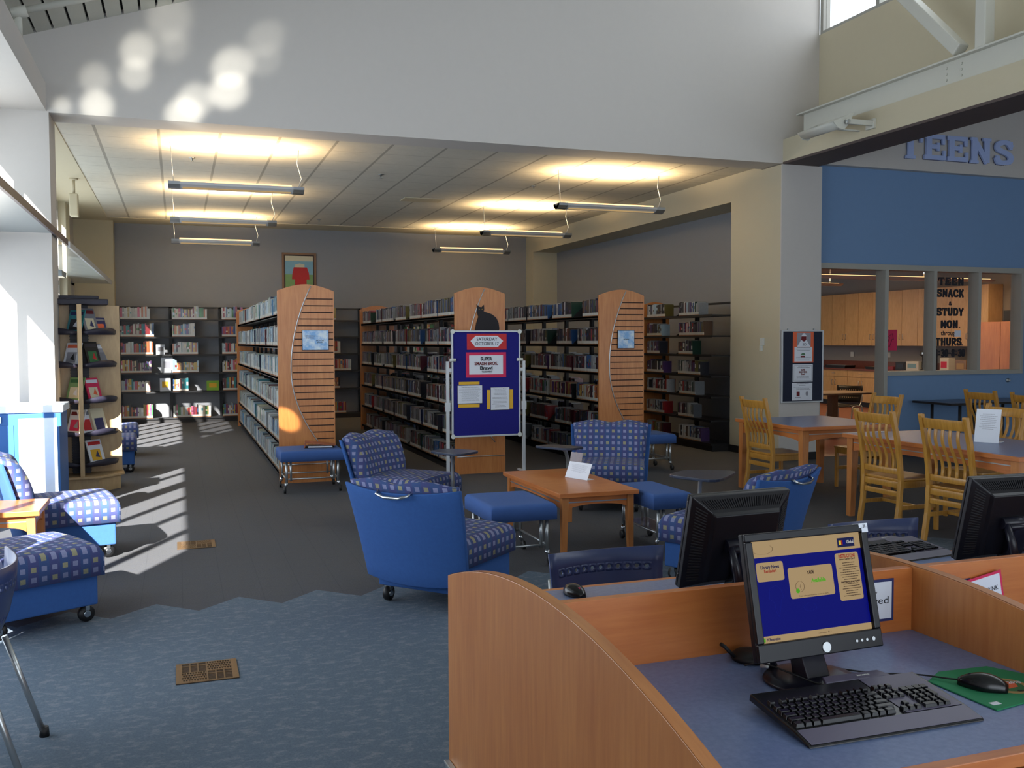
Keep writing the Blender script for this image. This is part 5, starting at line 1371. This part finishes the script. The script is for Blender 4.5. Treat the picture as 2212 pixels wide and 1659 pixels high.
        m.build('screen_text', 'screen_ink', sc_)
        # clock with plus sign, swoosh logo
        m = MB(); cx, cz = X0 + (X1 - X0) * .39, Z0 + (Z1 - Z0) * .51
        for i in range(24):
            a, b = 2 * PI * i / 24, 2 * PI * (i + 1) / 24; m.beam((cx + .013 * math.cos(a), -0.0022, cz + .013 * math.sin(a)), (cx + .013 * math.cos(b), -0.0022, cz + .013 * math.sin(b)), .0002, .0012, up=(0, 1, 0), M=K)
        m.beam((cx, -0.0022, cz), (cx + .003, -.0022, cz - .008), .0002, .001, up=(0, 1, 0), M=K); m.beam((cx, -0.0022, cz), (cx + .004, -.0022, cz + .006), .0002, .001, up=(0, 1, 0), M=K)
        lx, lz = X0 + (X1 - X0) * .10, Z0 + (Z1 - Z0) * .915
        pr = [(lx + .03 * math.cos(R(a)) , lz + .012 * math.sin(R(a))) for a in range(-150, 41, 10)]
        for i in range(len(pr) - 1): m.beam((pr[i][0], -.0022, pr[i][1]), (pr[i + 1][0], -.0022, pr[i + 1][1]), .0002, .0014, up=(0, 1, 0), M=K)
        m.build('screen_clock', 'screen_ink', sc_)
        m = MB(); gx, gz = cx - .008, cz - .010; m.lathe([(.0058, 0), (.0058, .0002)], 16, M=K @ Matrix.Translation((gx, -.0024, gz)) @ Matrix.Rotation(R(90), 4, 'X')); m.build('screen_plus', 'screen_green', sc_)
        # faint map outlines
        m = MB()
        mp_ = [[(.12, .52), (.18, .55), (.22, .50), (.235, .43), (.21, .40), (.195, .30), (.175, .24), (.155, .30), (.15, .38), (.11, .42), (.12, .52)], [(.40, .30), (.45, .34), (.50, .33), (.52, .28), (.48, .26), (.42, .27), (.40, .30)]]
        for pl in mp_:
            q = [(X0 + (X1 - X0) * a, Z0 + (Z1 - Z0) * b) for a, b in pl]
            for i in range(len(q) - 1): m.beam((q[i][0], -.0007, q[i][1]), (q[i + 1][0], -.0007, q[i + 1][1]), .0002, .001, up=(0, 1, 0), M=K)
        m.build('screen_map', 'screen_map', sc_)
        RX = Matrix.Rotation(R(90), 4, 'X')
        MB().lathe([(.0135, 0), (.0125, .003)], 24, M=K @ Matrix.Translation((0.01, -.012, H0 + .018)) @ RX).build('maker_badge', 'alu', t)
        for i, xx in enumerate((.105, .121, .137)): MB().lathe([(.004, 0), (.0035, .002)], 12, M=K @ Matrix.Translation((xx, -.012, H0 + .022)) @ RX).build('button', 'alu', t)
        MB().lathe([(.006, 0), (.005, .002)], 14, M=K @ Matrix.Translation((.158, -.012, H0 + .022)) @ RX).build('power_button', 'alu', t)
        m = MB().box(W2 - 0.026, W2 + 0.0015, -0.0132, 0.012, H1 - 0.010, H1 + 0.0012, M=K).box(W2 - 0.018, W2 + .0015, -.0132, -.012, H1 - 0.022, H1 - .008, M=K); m.build('sticker', 'paper', t)
        me = text_mesh('9', 0.014, 'sticker_number', 0, .0001); me.materials.clear(); me.materials.append(MATS['ink']); o = bpy.data.objects.new('sticker_number', me); COL.objects.link(o); o.parent = t; o.matrix_local = K @ Matrix.Translation((W2 - .010, -.0136, H1 - .006))
    return t
DZ = 0.7392
monitor('monitor showing a blue and cream library sign-in screen, foreground desk', (1.495, 1.98, DZ), R(2), True)
monitor('dark monitor seen from the back on the far desk, left of two', (1.675, 2.62, DZ), R(180 + 4))
monitor('dark monitor seen from the back at the right edge', (2.785, 2.60, DZ), R(180 - 2))
def tubeobj(name, label, cat, pts, r, mat):
    # smooth the path
    P = [Vector(p) for p in pts]; out = []
    for i in range(len(P) - 1):
        a, b, c, d = P[max(0, i - 1)], P[i], P[i + 1], P[min(len(P) - 1, i + 2)]
        for k in range(8):
            s = k / 8; out.append(0.5 * ((2 * b) + (c - a) * s + (2 * a - 5 * b + 4 * c - d) * s * s + (3 * b - a - 3 * c + d) * s ** 3))
    out.append(P[-1]); o = MB().tube(out, r, 8).build(name, mat); return tag(o, label, cat)
tubeobj('mouse_cable', 'thin black mouse cable running behind the foreground keyboard', 'cable', [(1.53, 2.11, DZ + .02), (1.60, 2.03, DZ + .006), (1.68, 1.965, DZ + .003), (1.765, 1.905, DZ + .008), (1.806, 1.85, DZ + .012), (1.823, 1.828, DZ + .014)], 0.0022, 'rubber')
tubeobj('keyboard_cable', 'black keyboard cable coming from under the foreground monitor', 'cable', [(1.355, 2.06, DZ + .03), (1.38, 2.02, DZ + .045), (1.41, 1.96, DZ + .04), (1.445, 1.91, DZ + .028), (1.46, 1.893, DZ + .026)], 0.0024, 'rubber')
t = thing('headset', 'black round object partly hidden behind the foreground monitor', 'headset', (1.445, 2.17, DZ))
MB().lathe([(0.05, 0), (0.055, 0.01), (0.04, 0.022), (0.02, 0.025)], 24).build('ear_pad', 'rubber', t); MB().tube([(-0.05, 0, 0.012), (-0.075, .01, 0.04), (-0.082, .02, 0.045)], 0.005, 8).build('arm', 'rubber', t)
# ------------------------------------------------------------------ keyboard
def keyboard(label, loc, rz, detailed=True):
    t = thing('keyboard', label, 'keyboard', loc, rz, 'keyboards on the carrel desks')
    K = Matrix.Rotation(R(4), 4, 'X')
    W_, D_ = 0.465, 0.175
    m = MB(); m.prism([(-0.055, 0.0), (-0.05, 0.007), (0, 0.014), (D_, 0.022), (D_ + 0.004, 0.004)], 'x', 0, W_, M=K); m.build('case', 'key_black', t, 0.003)
    MB().prism([(-0.052, 0.0076), (0.0, 0.0146), (0.0, 0.0153), (-0.051, 0.0083)], 'x', 0.006, W_ - 0.006, M=K).build('palm_rest', 'kb_grey', t)
    MB().box(0.30, 0.455, 0.004, D_ - 0.004, 0.0, 0.0008, M=K @ Matrix.Translation((0, 0, 0.0148)) @ Matrix.Rotation(R(2.6), 4, 'X')).build('top_plate', 'kb_grey', t)
    MB().prism([(0.21, 0), (0.40, 0), (0.385, 0.035), (0.225, 0.035)], 'z', 0.010, 0.019, M=K @ Matrix.Translation((0, D_, 0.003))).build('logo_plate', 'kb_grey', t, 0.002)
    me = text_mesh('lenovo', 0.011, 'maker_name', .0003, .0002, width=0.036); me.materials.clear(); me.materials.append(MATS['plastic_white']); o = bpy.data.objects.new('maker_name', me); COL.objects.link(o); o.parent = t
    o.matrix_local = K @ Matrix.Translation((0.33, D_ + 0.018, 0.0223)) @ Matrix.Rotation(R(-90), 4, 'X')
    rows = []
    u = 0.0188; y = 0.008
    def row(y, x0, ws, h=1.0):
        x = x0
        for w in ws:
            if w < 0: x += -w * u; continue
            rows.append((x, y, w * u, h * u)); x += w * u
    x0 = 0.010
    row(y, x0, [1.3, 1.1, 1.2, 5.8, 1.2, 1.1, 1.1, 1.4]); row(y + u, x0, [2.2] + [1] * 10 + [2.6]); row(y + 2 * u, x0, [1.8] + [1] * 11 + [2.0]); row(y + 3 * u, x0, [1.5] + [1] * 12 + [1.3]); row(y + 4 * u, x0, [1] * 13 + [1.9])
    row(y + 5.3 * u, x0, [1, -.6, 1, 1, 1, 1, -.4, 1, 1, 1, 1, -.4, 1, 1, 1, 1])
    x1 = x0 + 15.1 * u
    row(y, x1, [1, 1, 1]); row(y + u, x1 + u, [1]); row(y + 3 * u, x1, [1, 1, 1]); row(y + 4 * u, x1, [1, 1, 1]); row(y + 5.3 * u, x1, [1, 1, 1])
    x2 = x1 + 3.3 * u
    row(y, x2, [2, 1]); row(y, x2 + 3 * u, [1], 2); row(y + u, x2, [1, 1, 1]); row(y + 2 * u, x2, [1, 1, 1]); row(y + 2 * u, x2 + 3 * u, [1], 2); row(y + 3 * u, x2, [1, 1, 1]); row(y + 4 * u, x2, [1, 1, 1, 1])
    g = 0.0014
    if not detailed:
        m = MB()
        for (x, yy, w, h) in rows: zb = 0.014 + yy * 0.045; m.box(x + g, x + w - g, yy + g, yy + h - g, zb, zb + 0.008, M=K)
        m.build('keys', 'key_black', t); return t
    n = 0
    for (x, yy, w, h) in rows[:100]:
        zb = 0.0135 + yy * 0.045; s = 0.0022; zt = zb + 0.0095
        vs = [(x + g, yy + g, zb), (x + w - g, yy + g, zb), (x + w - g, yy + h - g, zb), (x + g, yy + h - g, zb), (x + g + s, yy + g + s * 1.2, zt), (x + w - g - s, yy + g + s * 1.2, zt), (x + w - g - s, yy + h - g - s * .6, zt), (x + g + s, yy + h - g - s * .6, zt)]
        MB().add(vs, [(0, 3, 2, 1), (4, 5, 6, 7), (0, 1, 5, 4), (1, 2, 6, 5), (2, 3, 7, 6), (3, 0, 4, 7)], M=K).build('key', 'key_black', t, 0.0008, 2)
    m = MB()
    for (x, yy, w, h) in rows[100:]:
        zb = 0.0135 + yy * 0.045; m.box(x + g, x + w - g, yy + g, yy + h - g, zb, zb + 0.0095, M=K)
    if m.v: m.build('keys', 'key_black', t)['kind'] = 'stuff'
    return t
keyboard('black keyboard with grey palm rest on the foreground desk', (1.24, 1.695, DZ + 0.004), R(-1))
keyboard('keyboard on the far desk behind the right-hand monitor', (2.46, 2.96, DZ + .002), R(6), False)
def mouse(label, loc, rz, mat='mouse_black', logo=False):
    t = thing('computer_mouse', label, 'computer mouse', loc, rz, 'computer mice')
    def f(u, v):
        a = PI * u; s = v
        wdt = 0.031 * (math.sin(PI * min(1, max(0.0, 0.06 + 0.90 * s))) ** 0.45) * (1 - 0.10 * math.cos(2 * PI * s))
        hgt = 0.034 * (math.sin(PI * (0.05 + 0.88 * s) ** 0.85)) ** 0.6
        return (-wdt * math.cos(a), -0.056 + 0.112 * s, 0.003 + hgt * math.sin(a) ** 0.8)
    g_ = lambda u, v: (f(u, v)[0] * 0.98, f(u, v)[1], 0.001)
    MB().slab(f, g_, 14, 14).build('body', mat, t)
    z = 0.034
    MB().lathe([(0.008, -0.003), (0.008, 0.003)], 14, M=Matrix.Translation((0, 0.028, 0.0235)) @ Matrix.Rotation(R(90), 4, 'Y')).build('scroll_wheel', 'dark_plastic' if not logo else 'card_pink', t)
    return t
mouse('black mouse on the green mouse pad', (1.855, 1.785, DZ + .0045), R(38))
mouse('black mouse on the far desk beside the curved panel', (1.255, 2.93, DZ + .001), R(187), logo=True)
# green pad
t = thing('mouse_pad', 'green mouse pad with a round emblem, right of the keyboard', 'mouse pad', (0, 0, 0))
MB().prism([(1.775, 1.665), (2.03, 1.70), (2.035, 1.83), (1.99, 1.905), (1.84, 1.915), (1.765, 1.87)], 'z', DZ, DZ + 0.004).build('pad', 'mat_green', t, 0.003)
K = Matrix.Translation((1.925, 1.775, DZ + 0.0041)) @ Matrix.Rotation(R(-12), 4, 'Z')
m = MB()
m.lathe([(0.052, 0), (0.052, 0.0003)], 32, 0, M=K); m.lathe([(0.038, 0.0003), (0.038, 0.0006)], 32, 1, M=K); m.prism([(-0.03, 0.0), (0.01, 0.03), (0.03, 0.02), (0.02, -0.01), (-0.01, -0.02)], 'z', 0.0006, 0.0009, 2, M=K)
m.build('emblem', ['gold', 'leaf_green', 'card_orange'], t)
def flat(body, size, mat, x, y, rot, par, wd=None):
    me = text_mesh(body, size, 'lettering', .0004, .0002, width=wd); me.materials.clear(); me.materials.append(MATS[mat]); o = bpy.data.objects.new('lettering', me); COL.objects.link(o); o.parent = par
    o.matrix_local = Matrix.Translation((x, y, DZ + 0.0056)) @ Matrix.Rotation(R(rot), 4, 'Z') @ Matrix.Rotation(R(-90), 4, 'X')
flat('2010', 0.018, 'paper', 1.955, 1.785, -12, t); flat('SCIENCE', 0.011, 'ink', 1.925, 1.82, -12, t); flat('CLUB', 0.011, 'ink', 1.93, 1.735, -12, t)
MB().box(1.79, 1.815, 1.69, 1.705, DZ + .0041, DZ + .0046).build('label', 'paper', t)
# desk signs
def desksign(label, x, y, z, w, h, border, txts, rz=0.0):
    t = thing('desk_sign', label, 'sign', (x, y, z), rz, 'signs inside the carrels')
    MB().box(0, w, -0.0015, 0, 0, h).build('card', border, t); MB().box(0.008, w - 0.008, -0.0025, -0.0016, 0.008, h - 0.008).build('sheet', 'paper', t)
    for (s, sz, zz, wd) in txts: text(s, sz, 'ink', t, w / 2, -0.003, zz, width=wd, depth=0.0002)
    return t
desksign('blue-edged white sign reading reserved for teens, behind the foreground monitor', 1.785, YC - 0.016, 0.775, 0.19, 0.125, 'navy', (('This computer', 0.012, 0.088, 0.07), ('Reserved', 0.030, 0.062, 0.15), ('for Teens.', 0.014, 0.034, 0.05)))
desksign('blue-edged sign low in the right-hand carrel', 2.092, YC - 0.016, 0.765, 0.17, 0.11, 'navy', ())
desksign('pink-edged sign reading no food or drink in the right-hand carrel', 2.185, YC - 0.024, 0.735, 0.21, 0.125, 'card_pink', (('NO FOOD OR DRINK', 0.02, 0.075, 0.17), ('AT COMPUTERS!!', 0.02, 0.05, 0.14)), R(-1)).rotation_euler[1] = R(-10)
# ------------------------------------------------------------------ floor grates
def grate(label, x, y):
    t = thing('floor_grate', label, 'floor vent', (x, y, 0.0), R(0), 'brass floor grates')
    MB().box(0, 0.285, 0, 0.285, 0.0005, 0.003).build('recess', 'vent_dark', t)
    m = MB()
    m.box(0, 0.285, 0, 0.012, 0.003, 0.006); m.box(0, 0.285, 0.273, 0.285, 0.003, 0.006); m.box(0, 0.028, 0.012, 0.273, 0.003, 0.006); m.box(0.257, 0.285, 0.012, 0.273, 0.003, 0.006)
    m.box(0.139, 0.146, 0.012, 0.273, 0.003, 0.006); m.box(0.028, 0.257, 0.139, 0.146, 0.003, 0.006)
    for (ax, ay, kind) in ((0.028, 0.146, 0), (0.146, 0.146, 1), (0.028, 0.012, 1), (0.146, 0.012, 0)):
        if kind == 0:
            for i in range(1, 3): m.box(ax + 0.111 * i / 3 - .003, ax + 0.111 * i / 3 + .003, ay, ay + 0.127, 0.003, 0.006)
            for i in range(1, 2): m.box(ax, ax + 0.111, ay + 0.127 * i / 2 + .03 - .003, ay + 0.127 * i / 2 + .03 + .003, 0.003, 0.006)
            for i in range(12): m.box(ax, ax + 0.111, ay + i * .0105, ay + i * .0105 + .002, 0.003, 0.004)
        else:
            for i in range(4): m.box(ax, ax + 0.111, ay + 0.127 * i / 4 + .004, ay + 0.127 * i / 4 + .013, 0.003, 0.006)
            for i in range(9):
                for j in range(4): m.box(ax + 0.0123 * i + (.006 if j % 2 else 0), ax + 0.0123 * i + .0045 + (.006 if j % 2 else 0), ay + 0.127 * j / 4, ay + 0.127 * (j + 1) / 4, 0.003, 0.0058)
    m.build('grille', 'brass', t)
grate('brass floor grate in the pale front carpet', -0.035, 4.63)
grate('brass floor grate in the dark carpet where the sun falls', -0.03, 7.68)

# ------------------------------------------------------------------ kitchen behind the interior windows
XK = 15.3
def cabinet(label, y0, y1, z0, z1, depth, kind):
    t = thing('kitchen_cabinet', label, 'cabinet', (XK, y0, 0), 0, '%s maple kitchen cabinets' % kind); L = y1 - y0
    x0 = 0.0 if kind == 'lower' else 0.30
    MB().box(x0 + 0.02, 0.68, 0.001, L - 0.001, z0, z1).build('carcass', 'cabinet_maple', t)
    n = 2; zt = z1
    if kind == 'lower':
        MB().box(x0, x0 + 0.018, 0.004, L - 0.004, z1 - 0.16, z1 - 0.004).build('drawer', 'cabinet_maple', t, 0.002)
        MB().tube([(x0 - 0.025, L / 2 - 0.06, z1 - 0.08), (x0 - 0.025, L / 2 + 0.06, z1 - 0.08)], 0.006, 6).build('handle', 'alu', t); zt = z1 - 0.168
        MB().box(x0 + 0.05, 0.6, 0.001, L - 0.001, 0.006, z0 - 0.001).build('toe_kick', 'base_black', t)
    for i in range(n):
        a, b = L * i / n + 0.004, L * (i + 1) / n - 0.004
        d = MB().box(x0, x0 + 0.018, a, b, z0 + 0.004, zt - 0.004).build('door', 'cabinet_maple', t, 0.002)
        hy = b - 0.05 if i == 0 else a + 0.05; hz = zt - 0.2 if kind == 'lower' else z0 + 0.15
        MB().tube([(x0, hy, hz), (x0 - 0.03, hy, hz), (x0 - 0.03, hy, hz + 0.12), (x0, hy, hz + 0.12)], 0.006, 6).build('handle', 'alu', d)
yy = 22.9; i = 0
nm = ['at the far left end', 'second from the far end', 'third from the far end', 'fourth from the far end', 'fifth from the far end', 'sixth from the far end', 'seventh from the far end', 'eighth from the far end', 'nearest the windows']
for i in range(8):
    cabinet('pale maple wall cabinet in the kitchen, %s' % nm[i], yy - 0.98, yy, 1.46, 2.73, 0.38, 'upper')
    cabinet('pale maple base cabinet in the kitchen, %s' % nm[i], yy - 0.98, yy, 0.12, 0.87, 0.68, 'lower'); yy -= 0.98
o = MB().box(XK - 0.03, 16.0, yy, 22.9, 0.87, 0.91).box(15.97, 16.0, yy, 22.9, 0.91, 1.08).build('kitchen_counter', 'counter_red'); tag(o, 'dark red counter running along the kitchen wall', 'counter')
t = thing('kitchen_unit', 'tall orange wood unit in the kitchen behind the right window', 'cabinet', (15.25, 13.9, 0)); MB().box(0, 0.7, 0, 1.0, 0.006, 1.95).build('body', 'maple_orange', t, 0.004); MB().box(-0.018, -0.001, 0.01, 0.495, 0.1, 1.94).build('door', 'maple_orange', t); MB().box(-0.018, -0.001, 0.505, 0.99, 0.1, 1.94).build('door', 'maple_orange', t)
for (y0, h_, w_, lb) in ((14.0, 0.30, 0.18, 'taller black box on top of the orange kitchen unit'), (14.25, 0.22, 0.2, 'lower black box on top of the orange kitchen unit')):
    o = MB().box(15.35, 15.6, y0, y0 + w_, 1.951, 1.951 + h_).build('storage_box', 'base_black', bevel=0.01); tag(o, lb, 'box', 'boxes on the kitchen unit')
def item(name, lb, cat, y, w, d, h, mat, kind='box', mat2=None):
    t = thing(name, lb, cat, (15.42, y, 0.911), 0)
    if kind == 'box':
        MB().box(-d / 2 + .02, d / 2, -w / 2, w / 2, 0, h).build('body', mat, t, 0.008)
        if mat2: MB().box(-d / 2 + .015, -d / 2 + .02, -w * 0.3, w * 0.35, h * .3, h * .75).build('front', mat2, t)
    elif kind == 'maker':
        MB().prism([(-.1, 0), (.14, 0), (.14, h), (-.08, h), (-.11, h * .8), (-.03, h * .72), (-.03, h * .12), (-.1, .08 * h)], 'y', -w / 2, w / 2).build('body', mat, t, 0.006)
        MB().lathe([(.06, 0.04), (.075, .1), (.06, .17)], 16, M=Matrix.Translation((-.07, 0, 0))).build('jug', 'glass', t); MB().box(-.112, -.108, -.06, .06, h * .84, h * .94).build('panel', mat2 or 'alu', t)
    elif kind == 'tray':
        MB().prism([(-w / 2, 0.0), (w / 2, 0.0), (w / 2 + .04, h), (-w / 2 - .04, h)], 'x', -d / 2, d / 2).build('body', mat, t, 0.004); MB().box(-d / 2 + .02, d / 2 - .02, -w / 2, w / 2, h, h + .004).build('lid', mat2 or mat, t)
item('roasting_tray', 'black and silver tray on the kitchen counter seen through the doorway', 'tray', 19.4, 0.7, 0.3, 0.07, 'base_black', 'tray', 'alu')
item('counter_tray', 'black tray of small things on the kitchen counter', 'tray', 18.0, 0.6, 0.3, 0.06, 'base_black', 'tray', 'brown_table')
item('toaster', 'black toaster on the kitchen counter behind the left window', 'toaster', 17.25, 0.3, 0.2, 0.19, 'base_black', 'box', 'dark_plastic')
item('bowl_box', 'red container left of the toaster', 'container', 17.58, 0.2, 0.2, 0.08, 'appliance_red')
item('carton', 'white and pale blue carton right of the toaster', 'carton', 16.88, 0.38, 0.2, 0.21, 'plastic_white', 'box', 'skyblue')
item('coffee_maker', 'tall black coffee maker behind the left window mullion', 'coffee maker', 16.5, 0.28, 0.25, 0.44, 'base_black', 'maker')
item('coffee_maker', 'second black coffee maker behind the lettered window', 'coffee maker', 15.1, 0.28, 0.25, 0.42, 'base_black', 'maker', 'leaf_green')
item('carton', 'pink and white carton behind the lettered window', 'carton', 15.95, 0.25, 0.2, 0.3, 'plastic_white', 'box', 'card_pink')
item('kettle_box', 'brown box with a heart shaped light patch behind the lettered window', 'box', 15.5, 0.3, 0.2, 0.26, 'brown_table', 'box', 'gold')
item('carton', 'green carton behind the right window', 'carton', 14.72, 0.14, 0.2, 0.28, 'green_box')
item('carton', 'white carton with red pictures behind the right window', 'carton', 14.55, 0.14, 0.2, 0.30, 'plastic_white', 'box', 'appliance_red')
for (yy, lb) in ((19.6, 'left white outlet above the kitchen counter'), (18.3, 'middle white outlet above the kitchen counter'), (16.9, 'right white outlet above the kitchen counter')):
    o = MB().box(15.985, 15.999, yy, yy + 0.12, 1.18, 1.30).build('wall_outlet', 'plastic_white'); tag(o, lb, 'outlet', 'kitchen outlets')
for (x0, x1, y, z, lb) in ((9.5, 12.8, 13.5, 2.68, 'nearer warm kitchen pendant lamp behind the left windows'), (11.5, 14.3, 18.0, 2.86, 'farther warm kitchen pendant lamp'), (12.3, 15.2, 14.6, 2.76, 'kitchen pendant lamp behind the right windows')):
    t = thing('kitchen_light', lb, 'pendant light', ((x0 + x1) / 2, y, z), 0, 'kitchen pendant lights'); L = (x1 - x0) / 2
    MB().prism([(-0.10, 0.02), (-0.05, -0.03), (0.05, -0.03), (0.10, 0.02), (0.08, 0.02), (-0.08, 0.02)], 'x', -L, L).build('lamp_body', 'alu_paint', t); MB().box(-L + .1, L - .1, -.06, .06, 0.021, 0.03).build('tube_lamp', 'tube_warm', t)
    for s in (-1, 1): MB().tube([(s * (L - .3), 0, 0.02), (s * (L - .3), 0, 3.3 - z)], 0.004, 6).build('cord', 'alu_paint', t)
    lamp('AREA', 'kitchen_uplight', ((x0 + x1) / 2, y, z + 0.08), 30, (1.0, 0.68, 0.36), x1 - x0, 0.12, direction=(0, 0, 1), spread=150)
    lamp('AREA', 'kitchen_downlight', ((x0 + x1) / 2, y, z - 0.05), 34, (1.0, 0.72, 0.42), x1 - x0, 0.12, direction=(0, 0, -1))
t = thing('kitchen_table', 'brown table seen through the kitchen doorway', 'table', (10.35, 13.2, 0)); MB().box(-0.8, 0.55, -0.4, 0.4, 0.70, 0.73).build('tabletop', 'brown_table', t, 0.004); MB().box(-0.06, 0.06, -0.06, 0.06, 0.05, 0.70).build('pedestal', 'brown_table', t); MB().box(-0.35, 0.35, -0.05, 0.05, 0.006, 0.05).build('foot', 'brown_table', t)
shell_chair('stacking_chair', 'dark perforated chair at the brown kitchen table', (11.15, 13.9, 0), R(115), 'shell_black')
